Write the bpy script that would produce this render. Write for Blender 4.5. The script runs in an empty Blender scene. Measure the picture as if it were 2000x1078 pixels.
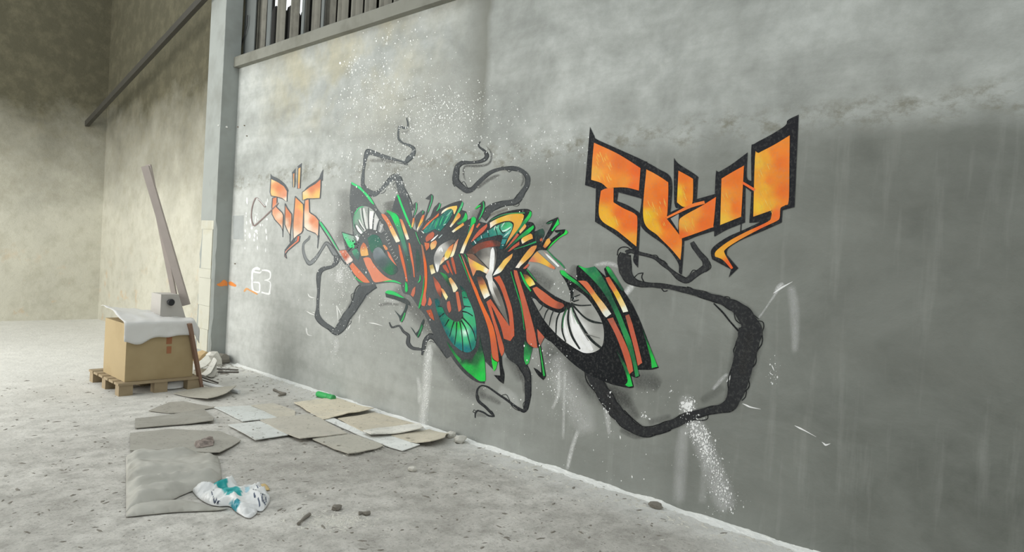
import bpy, bmesh, math, random
from mathutils import Vector, Matrix, noise
from mathutils.geometry import delaunay_2d_cdt
random.seed(7)
S = bpy.context.scene
C = S.collection
# ------------------------------------------------------------------ camera
CX, CY, FPX, EYE = 1000.0, 539.0, 1300.0, 1.5
WALL_X = 3.817                       # plane of the painted wall
def _basis():
    far = Vector((-434 - CX, CY - 418, -FPX)).normalized()     # direction along the wall
    t = (Vector((0, 1, 0)) - far * far.y).normalized()
    s = far.cross(t)
    best = None
    for i in range(6001):
        th = -.3 + i * 1e-4
        u = t * math.cos(th) + s * math.sin(th)
        p = Vector((440 - CX, CY - 420, -FPX)); q = p + u * 50
        q = q * (-FPX / q.z); d = q - p
        e = abs(d.x / -d.y + .05)
        if best is None or e < best[0]: best = (e, u)
    up = best[1]
    return far.cross(up), far, up
AX, AY, AZ = _basis()
ROT = Matrix((AX, AY, AZ))           # camera space -> world
cam = bpy.data.cameras.new('camera'); cam.sensor_width = 36; cam.lens = 36 * FPX / 2000
cam.clip_start = .05
camo = bpy.data.objects.new('camera', cam); C.objects.link(camo)
camo.matrix_world = Matrix.Translation((0, 0, EYE)) @ ROT.to_4x4()
S.camera = camo
# ------------------------------------------------------------------ light and exposure
W = bpy.data.worlds.new('overcast_sky'); S.world = W; W.use_nodes = True
W.node_tree.nodes['Background'].inputs[0].default_value = (.93, .985, 1, 1)
W.node_tree.nodes['Background'].inputs[1].default_value = 1.05
S.view_settings.view_transform = 'Standard'; S.view_settings.look = 'None'
S.view_settings.exposure = 0.45; S.view_settings.gamma = 1; S.view_settings.use_curve_mapping = False
def area(name, loc, target, sx, sy, power, color=(1, 1, 1)):
    l = bpy.data.lights.new(name, 'AREA'); l.shape = 'RECTANGLE'; l.size = sx; l.size_y = sy
    l.energy = power; l.color = color
    o = bpy.data.objects.new(name, l); C.objects.link(o); o.location = loc
    o.rotation_euler = (Vector(target) - Vector(loc)).to_track_quat('-Z', 'Z').to_euler()
    return o
area('daylight_through_doorway', (-2.95, 9.3, 2.1), (4, 9.0, 1.4), 5.6, 4.0, 370, (1, .985, .95))
# ------------------------------------------------------------------ measuring helpers
def ray(px, py): return ROT @ Vector((px - CX, CY - py, -FPX))
def on_wall(px, py, x=WALL_X):
    d = ray(px, py); k = x / d.x; return Vector((x, d.y * k, d.z * k + EYE))
def on_floor(px, py, z=0.0):
    d = ray(px, py); k = (z - EYE) / d.z; return Vector((d.x * k, d.y * k, z))
def on_y(px, py, y):
    d = ray(px, py); k = y / d.y; return Vector((d.x * k, y, d.z * k + EYE))
CROPS = dict(A=(660, 340, 7.185), B=(840, 340, 7.185), C=(980, 400, 7.185), D=(650, 450, 7.185), E=(800, 450, 7.185),
             F=(800, 560, 5.39), G=(940, 500, 4.145), H=(1080, 500, 3.99), I=(1130, 210, 3.08), J=(470, 300, 4.9),
             K=(590, 480, 4.9), L=(690, 220, 5.132), M=(900, 660, 6.342), N=(1160, 470, 5.556), O=(1080, 620, 4.311),
             P=(0, 0, 1), Q=(330, 338, 3.5925), R=(330, 38, 3.5925), T=(330, 638, 5), U=(330, 830, 5), V=(560, 740, 5),
             X=(330, 580, 5.387), Y=(1100, 700, 3.227), Z=(700, 38, 3.594))
def cr(k, pts):
    ox, oy, s = CROPS[k]
    return [(ox + p[0] / s, oy + p[1] / s) + tuple(v / s for v in p[2:]) for p in pts]
def lin(v):
    v /= 255.0
    return v / 12.92 if v <= .04045 else ((v + .055) / 1.055) ** 2.4
def L3(c): return tuple(lin(v) for v in c)
# ------------------------------------------------------------------ object helpers
def tag(o, label=None, cat=None, group=None, kind=None):
    if label: o['label'] = label
    if cat: o['category'] = cat
    if group: o['group'] = group
    if kind: o['kind'] = kind
    return o
def empty(name, loc, label=None, cat=None, group=None, kind=None):
    o = bpy.data.objects.new(name, None); C.objects.link(o); o.location = loc; o.empty_display_size = .1
    return tag(o, label, cat, group, kind)
def link(name, me, mat=None, parent=None):
    o = bpy.data.objects.new(name, me); C.objects.link(o)
    if mat: me.materials.append(mat)
    if parent: 
        o.parent = parent
    return o
def mesh(name, verts, faces, mat=None, parent=None, smooth=False):
    me = bpy.data.meshes.new(name)
    off = parent_origin(parent)
    me.from_pydata([tuple(Vector(v) - off) for v in verts], [], faces); me.update()
    if smooth:
        for p in me.polygons: p.use_smooth = True
    return link(name, me, mat, parent)
def parent_origin(p):
    v = Vector((0, 0, 0))
    while p: v += Vector(p.location); p = p.parent
    return v
def box_vf(lo, hi):
    x0, y0, z0 = lo; x1, y1, z1 = hi
    v = [(x0, y0, z0), (x1, y0, z0), (x1, y1, z0), (x0, y1, z0), (x0, y0, z1), (x1, y0, z1), (x1, y1, z1), (x0, y1, z1)]
    f = [(0, 3, 2, 1), (4, 5, 6, 7), (0, 1, 5, 4), (1, 2, 6, 5), (2, 3, 7, 6), (3, 0, 4, 7)]
    return v, f
def merged(parts):
    V, F = [], []
    for v, f in parts:
        n = len(V); V += list(v); F += [tuple(i + n for i in q) for q in f]
    return V, F
def bar_vf(a, b, w, h, roll=0.0):
    a, b = Vector(a), Vector(b); d = (b - a).normalized()
    s = d.cross(Vector((0, 0, 1)))
    if s.length < 1e-3: s = Vector((1, 0, 0))
    s.normalize(); u = s.cross(d); m = Matrix.Rotation(roll, 3, d); s = m @ s; u = m @ u
    v = []
    for p in (a, b):
        for i, j in ((-1, -1), (1, -1), (1, 1), (-1, 1)): v.append(p + s * (i * w / 2) + u * (j * h / 2))
    return v, [(0, 1, 2, 3), (7, 6, 5, 4), (0, 4, 5, 1), (1, 5, 6, 2), (2, 6, 7, 3), (3, 7, 4, 0)]
def tube_vf(pts, r, n=10, cap=True, rads=None):
    V, F = [], []
    pts = [Vector(p) for p in pts]
    for i, p in enumerate(pts):
        d = (pts[min(i + 1, len(pts) - 1)] - pts[max(i - 1, 0)]).normalized()
        s = d.cross(Vector((0, 0, 1)))
        if s.length < 1e-3: s = d.cross(Vector((0, 1, 0)))
        s.normalize(); u = s.cross(d); rr = rads[i] if rads else r
        for k in range(n):
            a = 2 * math.pi * k / n; V.append(p + s * (math.cos(a) * rr) + u * (math.sin(a) * rr))
    for i in range(len(pts) - 1):
        for k in range(n):
            F.append((i * n + k, i * n + (k + 1) % n, (i + 1) * n + (k + 1) % n, (i + 1) * n + k))
    if cap: F += [tuple(range(n))[::-1], tuple(range((len(pts) - 1) * n, len(pts) * n))]
    return V, F
def rock_vf(c, r, seed, squash=.7, n=2):
    bm = bmesh.new(); bmesh.ops.create_icosphere(bm, subdivisions=n, radius=1)
    for v in bm.verts:
        k = 1 + .35 * noise.noise(v.co * 1.3 + Vector((seed * 3.1, seed, 0)))
        m = max(abs(v.co.x), abs(v.co.y), abs(v.co.z))
        v.co = v.co * k * (.55 + .45 / m * .8)
        v.co = Vector((v.co.x * r[0], v.co.y * r[1], v.co.z * r[2])) + Vector(c)
    V = [v.co.copy() for v in bm.verts]; F = [tuple(v.index for v in f.verts) for f in bm.faces]; bm.free()
    return V, F
# ------------------------------------------------------------------ node helpers
class NT:
    def __init__(s, name):
        s.m = bpy.data.materials.new(name); s.m.use_nodes = True; s.t = s.m.node_tree; s.n = s.t.nodes
        s.b = s.n['Principled BSDF']
    def new(s, typ, **kw):
        n = s.n.new(typ)
        for k, v in kw.items(): setattr(n, k, v)
        return n
    def link(s, a, b): s.t.links.new(a, b)
    def put(s, sock, v):
        if hasattr(v, 'is_linked'): s.link(v, sock)
        else: sock.default_value = v
    def pos(s, scale=(1, 1, 1), obj=False):
        g = s.new('ShaderNodeTexCoord').outputs['Object'] if obj else s.new('ShaderNodeNewGeometry').outputs['Position']
        m = s.new('ShaderNodeMapping'); s.link(g, m.inputs[0]); m.inputs[3].default_value = scale
        return m.outputs[0]
    def noise(s, vec, scale, detail=4, rough=.55, dist=0.0):
        n = s.new('ShaderNodeTexNoise'); s.link(vec, n.inputs['Vector']); n.inputs['Scale'].default_value = scale
        n.inputs['Detail'].default_value = detail; n.inputs['Roughness'].default_value = rough; n.inputs['Distortion'].default_value = dist
        return n.outputs[0]
    def ramp(s, fac, stops, interp='LINEAR'):
        r = s.new('ShaderNodeValToRGB'); s.link(fac, r.inputs[0]); e = r.color_ramp.elements; r.color_ramp.interpolation = interp
        while len(e) < len(stops): e.new(.5)
        for i, (p, c) in enumerate(stops):
            e[i].position = p
            e[i].color = (c, c, c, 1) if isinstance(c, (int, float)) else tuple(c) + (1,)
        return r.outputs[0]
    def math(s, op, a, b=0.0, clamp=False):
        n = s.new('ShaderNodeMath', operation=op, use_clamp=clamp); s.put(n.inputs[0], a); s.put(n.inputs[1], b); return n.outputs[0]
    def mix(s, fac, a, b, blend='MIX'):
        n = s.new('ShaderNodeMix', data_type='RGBA', blend_type=blend)
        s.put(n.inputs[0], fac)
        for k, v in ((6, a), (7, b)):
            if isinstance(v, tuple) and len(v) == 3: v = v + (1,)
            s.put(n.inputs[k], v)
        return n.outputs[2]
    def sep(s, v):
        n = s.new('ShaderNodeSeparateXYZ'); s.link(v, n.inputs[0]); return n.outputs
    def bump(s, h, strength=.3, dist=.01):
        n = s.new('ShaderNodeBump'); n.inputs['Strength'].default_value = strength; n.inputs['Distance'].default_value = dist
        s.link(h, n.inputs['Height']); s.link(n.outputs[0], s.b.inputs['Normal'])
    def col(s, v):
        if isinstance(v, tuple) and len(v) == 3: v = v + (1,)
        s.put(s.b.inputs['Base Color'], v)
    def rough(s, v, spec=.3): s.put(s.b.inputs['Roughness'], v); s.b.inputs['Specular IOR Level'].default_value = spec
def simple(name, rgb, rough=.8, var=.18, scale=12, spec=.3, bump=0.0, metal=0.0, stain=None):
    k = NT(name); p = k.pos(obj=True); c = L3(rgb)
    n = k.noise(p, scale, 5)
    cc = k.mix(n, tuple(v * (1 - var) for v in c), tuple(min(1, v * (1 + var)) for v in c))
    if stain:
        f = k.ramp(k.noise(k.pos((1, 1, 1), True), scale * .35, 4, .7), [(.48, 0), (.66, 1)])
        cc = k.mix(k.math('MULTIPLY', f, .7), cc, L3(stain))
    k.col(cc); k.rough(rough, spec); k.b.inputs['Metallic'].default_value = metal
    if bump: k.bump(k.noise(p, scale * 5, 4), bump, .004)
    return k.m
# ================================================================== materials of the setting
def wall_material():
    k = NT('grey_plaster'); p = k.pos(); x, y, z = k.sep(p)
    # ragged tide mark: damp darker render below about 2.25 m
    edge = k.math('ADD', z, k.math('MULTIPLY', k.math('SUBTRACT', k.noise(p, 1.6, 5, .6), .5), .34))
    edge = k.math('SUBTRACT', edge, k.math('MULTIPLY', k.math('SUBTRACT', 1.0, k.math('MULTIPLY', y, .12)), .12))
    low = k.ramp(k.math('MULTIPLY', edge, .25), [(.525, 1), (.566, .0)])
    cloud = k.noise(k.pos((1, 1, 1.3)), 1.5, 8, .64, .3)
    fine = k.noise(p, 9, 6, .65)
    up = k.mix(k.ramp(cloud, [(.3, 0), (.7, 1)]), L3((150, 153, 149)), L3((203, 206, 202)))
    dn = k.mix(k.ramp(cloud, [(.3, 0), (.72, 1)]), L3((96, 99, 93)), L3((134, 137, 131)))
    lit_end = k.ramp(k.math('ADD', k.math('MULTIPLY', y, .1), k.math('MULTIPLY', k.math('SUBTRACT', k.noise(p, 1.2, 5, .6), .5), .25)), [(.02, 0), (.85, 1)])
    dn = k.mix(k.math('MULTIPLY', lit_end, .95), dn, L3((202, 204, 200)))      # painted lighter towards the pillar, imitating the daylight falloff
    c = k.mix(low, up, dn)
    # brown dirt along the tide mark and below the ledge
    band = k.ramp(k.math('MULTIPLY', edge, .25), [(.535, 0), (.553, 1), (.575, 1), (.60, 0)])
    spots = k.ramp(k.noise(k.pos((1, 1, 1.6)), 6.5, 5, .75), [(.47, 0), (.66, 1)])
    c = k.mix(k.math('MULTIPLY', k.math('MULTIPLY', band, spots), .75), c, L3((122, 119, 103)))
    oy = k.ramp(k.math('MULTIPLY', y, .1), [(.40, 0), (.52, 1), (.68, 1), (.80, 0)])
    oz = k.ramp(k.math('MULTIPLY', z, .2), [(.50, 0), (.64, 1)])
    och = k.ramp(k.noise(p, 1.7, 4, .6), [(.42, 0), (.62, 1)])
    c = k.mix(k.math('MULTIPLY', k.math('MULTIPLY', oy, oz), k.math('MULTIPLY', och, .5)), c, L3((186, 176, 140)))
    # the joint between two plaster fields, dirty on its left
    sj = k.math('ADD', y, k.math('MULTIPLY', k.math('SUBTRACT', k.noise(p, 2.2, 4), .5), .16))
    seam = k.ramp(k.math('MULTIPLY', k.math('SUBTRACT', sj, 3.2), 1.0), [(.60, 0), (.68, .9), (.74, .75), (.98, 0)])
    hi = k.ramp(k.math('MULTIPLY', z, .2), [(.47, 0), (.56, 1)])
    c = k.mix(k.math('MULTIPLY', k.math('MULTIPLY', seam, hi), .85), c, L3((118, 118, 108)))
    # trowel and drip streaks
    st = k.ramp(k.noise(k.pos((1, 7, .7)), 1.6, 4, .6), [(.55, 0), (.75, 1)])
    c = k.mix(k.math('MULTIPLY', k.math('MULTIPLY', st, low), .20), c, L3((196, 197, 192)))
    hz = k.ramp(k.noise(k.pos((1, .5, 5)), 1.3, 4, .6), [(.45, 0), (.7, 1)])
    c = k.mix(k.math('MULTIPLY', hz, .22), c, L3((112, 113, 106)))
    c = k.mix(k.math('MULTIPLY', k.ramp(fine, [(.4, 0), (.7, 1)]), .34), c, L3((132, 134, 128)))
    dark = k.ramp(k.noise(k.pos((1, 1, .8)), .55, 3, .5), [(.5, 0), (.7, 1)])
    c = k.mix(k.math('MULTIPLY', dark, .25), c, L3((120, 121, 114)))
    k.col(c); k.rough(.72, .25)
    h = k.math('ADD', k.math('MULTIPLY', cloud, 1.0), k.math('MULTIPLY', k.noise(p, 26, 6, .7), .25))
    k.bump(h, .35, .02)
    return k.m
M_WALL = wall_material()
def floor_material():
    k = NT('dusty_concrete'); p = k.pos()
    n1 = k.noise(p, .9, 6, .62, .4); n2 = k.noise(p, 7, 6, .7); n3 = k.noise(p, 45, 4, .7)
    c = k.mix(k.ramp(n1, [(.3, 0), (.7, 1)]), L3((172, 169, 162)), L3((210, 207, 200)))
    c = k.mix(k.math('MULTIPLY', k.ramp(n2, [(.42, 0), (.66, 1)]), .6), c, L3((134, 131, 124)))
    c = k.mix(k.math('MULTIPLY', k.ramp(n3, [(.52, 0), (.68, 1)]), .42), c, L3((100, 97, 91)))
    x, y, z = k.sep(p)
    near = k.ramp(k.math('ADD', k.math('MULTIPLY', x, .25), k.math('MULTIPLY', k.math('SUBTRACT', k.noise(p, 3.2, 5, .7), .5), .16)), [(.84, 0), (.955, 1)])
    c = k.mix(k.math('MULTIPLY', near, .6), c, L3((226, 226, 222)))
    lit_far = k.ramp(k.math('ADD', k.math('MULTIPLY', y, .1), k.math('MULTIPLY', k.math('SUBTRACT', k.noise(p, 2.0, 5, .7), .5), .3)), [(.5, 0), (.85, 1)])
    c = k.mix(k.math('MULTIPLY', lit_far, .6), c, L3((222, 221, 214)))  # far floor painted lighter, standing in for the daylight there
    k.col(c); k.rough(.9, .15)
    k.bump(k.math('ADD', k.math('MULTIPLY', n2, .8), k.math('MULTIPLY', n3, .4)), .55, .02)
    return k.m
M_FLOOR = floor_material()
M_PILLAR = simple('pillar_render', (150, 154, 150), .8, .10, 3, bump=.25, stain=(128, 130, 124))
def far_wall_material():
    k = NT('far_stained_plaster'); p = k.pos(); x, y, z = k.sep(p)
    c = k.mix(k.noise(p, 1.4, 5, .6), L3((170, 168, 156)), L3((205, 202, 186)))
    f = k.ramp(k.math('ADD', k.math('MULTIPLY', z, .2), k.math('MULTIPLY', k.math('SUBTRACT', k.noise(p, 1.8, 5, .65), .5), .3)), [(.34, 0), (.74, 1)])
    c = k.mix(k.math('MULTIPLY', f, 1.0), c, L3((82, 79, 64)))
    blot = k.ramp(k.noise(p, 4.5, 5, .7), [(.45, 0), (.7, 1)])
    c = k.mix(k.math('MULTIPLY', blot, .3), c, L3((128, 122, 100)))
    o = k.ramp(k.noise(p, 2.6, 4, .7), [(.58, 0), (.72, 1)])
    lo = k.ramp(k.math('MULTIPLY', z, .5), [(.25, 1), (.75, 0)])
    c = k.mix(k.math('MULTIPLY', k.math('MULTIPLY', o, lo), .5), c, L3((196, 150, 92)))
    k.col(c); k.rough(.85, .15); k.bump(k.noise(p, 14, 5, .7), .4, .02)
    return k.m
M_FAR = far_wall_material()
M_LEDGE = simple('ledge_concrete', (128, 128, 119), .85, .14, 4, bump=.4, stain=(104, 103, 93))
# ================================================================== the setting
Y0, Y1 = -5.0, 13.2                  # ends of the hall
PY = 8.235                           # near face of the pillar
LEDGE_Z = 3.66
WIN_Y0 = 4.1
PX = on_y(424.5, 360, PY).x          # pillar front
PDEPTH = .42
# floor
V, F = box_vf((-3.4, Y0, -.2), (WALL_X + .3, Y1 + .3, 0))
tag(mesh('floor', V, F, M_FLOOR), 'dusty grey concrete floor littered with debris', 'floor', kind='structure')
# painted wall: lower field, and full height beyond the window strip
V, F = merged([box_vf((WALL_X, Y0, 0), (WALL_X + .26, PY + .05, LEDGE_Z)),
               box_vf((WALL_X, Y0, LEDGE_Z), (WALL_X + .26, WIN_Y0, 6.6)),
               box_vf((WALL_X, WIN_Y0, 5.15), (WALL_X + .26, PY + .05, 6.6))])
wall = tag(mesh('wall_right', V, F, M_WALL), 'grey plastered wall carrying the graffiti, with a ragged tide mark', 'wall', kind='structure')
V, F = box_vf((WALL_X, PY + .05, 0), (WALL_X + .26, Y1 + .3, 6.6))
tag(mesh('wall_far', V, F, M_FAR), 'stained cream plaster wall beyond the pillar', 'wall', kind='structure')
V, F = box_vf((-3.4, Y1, 0), (WALL_X, Y1 + .3, 6.6))
tag(mesh('wall_back', V, F, M_FAR), 'stained plaster end wall at far left', 'wall', kind='structure')
V, F = merged([box_vf((-3.4, Y0, 0), (-3.1, 6.4, 6.6)), box_vf((-3.4, 12.2, 0), (-3.1, Y1, 6.6)), box_vf((-3.4, 6.4, 4.2), (-3.1, 12.2, 6.6))])
tag(mesh('wall_left', V, F, M_FAR), 'plaster wall with the wide doorway opposite the pillar', 'wall', kind='structure')
# pillar with chipped lower edge
pil = empty('pillar', (PX, PY, 0), 'square plastered pillar with chipped edges left of the graffiti', 'pillar', kind='structure')
def pillar_shaft():
    V, F = [], []
    nz = 60
    rng = random.Random(3)
    for i in range(nz + 1):
        z = 6.6 * i / nz
        chip = (.02 * rng.random() + .012) if z < 1.75 else .004 * rng.random()
        chip2 = (.03 * rng.random()) if z < 1.75 else 0
        x0, x1, y0, y1 = PX, WALL_X + .01, PY, PY + PDEPTH
        V += [(x0 + chip, y0, z), (x1, y0, z), (x1, y1, z), (x0 + chip2, y1, z), (x0, y1 - chip2 * 1.5 - .01, z), (x0, y0 + chip, z)]
    n = 6
    for i in range(nz):
        for k in range(n): F.append((i * n + k, i * n + (k + 1) % n, (i + 1) * n + (k + 1) % n, (i + 1) * n + k))
    F += [tuple(range(n))[::-1], tuple(range(nz * n, nz * n + n))]
    return V, F
V, F = pillar_shaft(); mesh('shaft', V, F, M_PILLAR, pil)
# the exposed lower render courses on the light side of the pillar
M_CHIP = simple('pale_chipped_render', (188, 187, 174), .85, .1, 5, bump=.4, stain=(176, 168, 140))
rng = random.Random(11); z = .12
while z < 1.72:
    h = rng.uniform(.08, .5); h = min(h, 1.75 - z)
    V, F = box_vf((PX - .004 - .008 * rng.random(), PY + .03 + .02 * rng.random(), z + .001), (PX + .02, PY + PDEPTH - .02 - .12 * rng.random(), z + h - .0015))
    mesh('render_slab', V, F, M_CHIP, pil); z += h
# ledge
V, F = [], []
led_front = WALL_X - .07; n = 26; rng = random.Random(5)
for i in range(n + 1):
    y = WIN_Y0 - 6.5 + (PY - WIN_Y0 + 6.5) * i / n
    j = .006 * (rng.random() - .5)
    V += [(led_front + j, y, LEDGE_Z), (WALL_X + .05, y, LEDGE_Z), (WALL_X + .05, y, LEDGE_Z + .13), (led_front + .012 + j, y, LEDGE_Z + .13), (led_front + j, y, LEDGE_Z + .118)]
m = 5
for i in range(n):
    for k in range(m): F.append((i * m + k, i * m + (k + 1) % m, (i + 1) * m + (k + 1) % m, (i + 1) * m + k))
F += [tuple(range(m))[::-1], tuple(range(n * m, n * m + m))]
tag(mesh('trim_1', V, F, M_LEDGE), 'projecting concrete ledge along the wall top under the window strip', 'ledge', kind='structure')
# window strip with broken upright sheets
win = empty('window_1', (WALL_X + .1, WIN_Y0, LEDGE_Z + .13), 'broken window strip above the ledge, closed with upright weathered sheets', 'window', kind='structure')
M_SLAT = simple('weathered_fibre_sheet', (116, 114, 105), .8, .2, 6, bump=.3, stain=(84, 82, 74))
M_POST = simple('grey_window_post', (104, 108, 106), .7, .12, 5, bump=.15)
M_DARK = simple('added_gap_dark', (44, 43, 41), .9, .2, 5)
M_SILL = simple('sill_concrete', (138, 137, 128), .85, .12, 4)
V, F = box_vf((WALL_X + .0, WIN_Y0, LEDGE_Z + .002), (WALL_X + .26, PY + .05, LEDGE_Z + .13)); mesh('window_sill', V, F, M_SILL, win)
def slat(name, px0, px1, mat, dx=.12, th=.008, ztop=5.15, broken=0.0, corr=True):
    """upright sheet between two measured lines on the window plane"""
    xp = WALL_X + dx
    ya = on_wall(px0, 90, xp).y; yb = on_wall(px1, 90, xp).y
    ya, yb = max(ya, yb), min(ya, yb)
    rg = random.Random(int(px0 * 7)); n = max(4, int((ya - yb) / .025)); V, F = [], []
    for i in range(n + 1):
        y = yb + (ya - yb) * i / n
        d = .012 * math.sin(i * 1.7) if corr else 0
        zt = ztop - (broken * (.3 + .7 * rg.random()) if broken else 0)
        for zz in (LEDGE_Z + .13, zt):
            V += [(xp + d, y, zz), (xp + d + th, y, zz)]
    for i in range(n):
        a, b = i * 4, i * 4 + 4
        F += [(a, a + 2, b + 2, b), (a + 1, b + 1, b + 3, a + 3), (a + 2, a + 3, b + 3, b + 2), (a, b, b + 1, a + 1)]
    F += [(0, 1, 3, 2), (n * 4, n * 4 + 2, n * 4 + 3, n * 4 + 1)]
    return mesh(name, V, F, mat, win)
slat('window_post', 462, 496, M_POST, .06, .012, corr=False)
slat('window_post', 497, 501, M_SLAT, .09, .012, corr=False)
slat('sheet', 502, 517, M_SLAT)
slat('window_post', 519, 526, M_POST, .07, .012, corr=False)
slat('sheet', 539, 554, M_SLAT)
slat('sheet', 563, 581, M_SLAT)
slat('window_post', 586, 591, M_POST, .07, .012, corr=False)
slat('sheet', 592, 600, M_SLAT)
slat('sheet', 607, 622, M_SLAT)
slat('window_post', 624, 629, M_POST, .07, .012, corr=False)
for a, b in ((630, 652), (654, 676), (680, 704), (706, 730), (734, 760), (762, 790)): slat('sheet', a, b, M_SLAT)
# dark jagged sheets added to make the gaps look dark
slat('added_gap_sheet', 526, 539, M_DARK, .16, .02, 4.42, .10, False)
slat('added_gap_sheet', 554, 563, M_DARK, .16, .02, 4.38, .16, False)
slat('added_gap_sheet', 580, 587, M_DARK, .16, .02, 4.22, .10, False)
slat('added_gap_sheet', 600, 608, M_DARK, .16, .02, 4.5, .30, False)
slat('added_gap_backing', 470, 531, M_DARK, .2, .015, corr=False)  # dark backing added so no sky shows through the gaps
slat('added_gap_backing', 592, 800, M_DARK, .2, .015, corr=False)
# thin cable hanging beside the pillar
M_CABLE = simple('black_cable', (40, 40, 42), .6, .1)
pts = [on_wall(*p, WALL_X + .035) for p in cr('R', [(553, -30), (548, 40), (530, 110), (512, 165), (503, 215), (500, 250), (510, 262)])]
V, F = tube_vf(pts, .006, 6)
tag(mesh('hanging_cable', V, F, M_CABLE), 'thin black cable hanging beside the pillar above the ledge', 'cable')
# little bolts across the pillar
M_BOLT = simple('pale_bolt', (205, 206, 200), .5, .1)
for i, (k, wall_) in enumerate((((352, 745), 0), ((405, 755), 1))):
    p = cr('R', [k])[0]
    q = on_y(*p, PY) if wall_ else on_wall(*p, PX)
    d = Vector((0, -.015, 0)) if wall_ else Vector((-.015, 0, 0))
    V, F = tube_vf([q, q + d * .6, q + d], .012, 8, rads=[.014, .013, .008])
    mesh('bolt', V, F, M_BOLT, pil)
# steel brace under the roof at far left
M_BEAM = simple('dark_steel_brace', (62, 60, 54), .6, .2, 8)
a = on_wall(316, 84, WALL_X - .3); b = on_wall(366, 30, WALL_X - .3)
a = a + (a - b) * ((Y1 - a.y) / (a.y - b.y)); b = b + (b - a).normalized() * .8
V, F = merged([bar_vf(a, b, .06, .09)])
tag(mesh('roof_brace', V, F, M_BEAM), 'dark diagonal steel brace high in the far left corner', 'brace')
# ================================================================== graffiti: thin paint films on the wall
def paint_material(name, soft=False, wear=.14):
    k = NT(name); a = k.new('ShaderNodeVertexColor', layer_name='Col'); p = k.pos()
    n = k.noise(p, 55, 5, .7); n2 = k.noise(p, 6, 4, .6)
    c = k.mix(k.math('MULTIPLY', k.ramp(n, [(.5, 0), (.75, 1)]), wear * 1.6), a.outputs[0], L3((150, 150, 145)))
    c = k.mix(k.math('MULTIPLY', k.ramp(n2, [(.35, 1), (.6, 0)]), .22), c, k.mix(.5, c, (.0, .0, .0)))
    k.col(c); k.rough(.75, .10)
    if soft:
        g = k.ramp(k.noise(p, 90, 3, .6), [(.3, .45), (.7, 1)])
        k.link(k.math('MULTIPLY', a.outputs[1], g, True), k.b.inputs['Alpha'])
    k.bump(n, .12, .004)
    return k.m
M_PAINT = paint_material('spray_paint')
M_SOFT = paint_material('spray_mist', True, .0)
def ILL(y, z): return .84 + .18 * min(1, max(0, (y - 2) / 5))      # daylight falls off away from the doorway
def catmull(pts, step, closed=False, corner=55):
    n = len(pts); out = []
    def isc(i):
        if not closed and (i == 0 or i == n - 1): return True
        a, b, c = pts[i - 1], pts[i], pts[(i + 1) % n]
        u = (b[0] - a[0], b[1] - a[1]); v = (c[0] - b[0], c[1] - b[1])
        t = abs(math.degrees(math.atan2(u[0] * v[1] - u[1] * v[0], u[0] * v[0] + u[1] * v[1])))
        return t > corner
    sharp = [isc(i) for i in range(n)]
    for i in range(n if closed else n - 1):
        p1, p2 = pts[i], pts[(i + 1) % n]
        p0 = p1 if sharp[i] else pts[i - 1]
        p3 = p2 if sharp[(i + 1) % n] else pts[(i + 2) % n]
        d = math.hypot(p2[0] - p1[0], p2[1] - p1[1]); m = max(1, min(14, int(d / step)))
        for j in range(m):
            t = j / m
            out.append(tuple(.5 * (2 * b + (c - a) * t + (2 * a - 5 * b + 4 * c - e) * t * t + (3 * b - a - 3 * c + e) * t ** 3)
                             for a, b, c, e in zip(p0, p1, p2, p3)))
    if not closed: out.append(tuple(pts[-1]))
    return out
def shade(anch, px, py):
    if len(anch) == 1: return anch[0][2]
    ws = 0; r = [0, 0, 0]
    for ax, ay, c in anch:
        w = 1 / ((ax - px) ** 2 + (ay - py) ** 2 + 2.0) ** 1.5
        ws += w
        for i in range(3): r[i] += w * c[i]
    return [v / ws for v in r]
LCOUNT = {}
SUB = [0]
def next_film(layer):                 # every shape gets a coat height of its own
    n = LCOUNT.get(int(layer), 0); LCOUNT[int(layer)] = n + 1; SUB[0] = n * 6e-6
def film(layer, px, py):
    v = on_wall(px, py); v.x = WALL_X - .0008 * (int(layer) + .3) - SUB[0]; return v
def set_cols(o, cols):
    at = o.data.color_attributes.new('Col', 'FLOAT_COLOR', 'POINT')
    at.data.foreach_set('color', [x for c in cols for x in c])
def lc(c, v, a=1.0):
    f = .08 * min(1, max(0, (v.y - 4.2) / 1.6)) if v.z < 2.6 else 0        # far end of the piece greyed, haze put into the paint colour
    c = [x + (165 - x) * f for x in c]
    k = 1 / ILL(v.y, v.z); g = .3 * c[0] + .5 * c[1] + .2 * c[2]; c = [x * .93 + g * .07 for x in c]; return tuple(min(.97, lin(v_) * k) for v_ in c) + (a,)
def area2(p): return sum(p[i - 1][0] * p[i][1] - p[i][0] * p[i - 1][1] for i in range(len(p)))
def inside(p, x, y):
    r = False
    for i in range(len(p)):
        (x1, y1), (x2, y2) = p[i - 1], p[i]
        if (y1 > y) != (y2 > y) and x < (x2 - x1) * (y - y1) / (y2 - y1) + x1: r = not r
    return r
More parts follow.
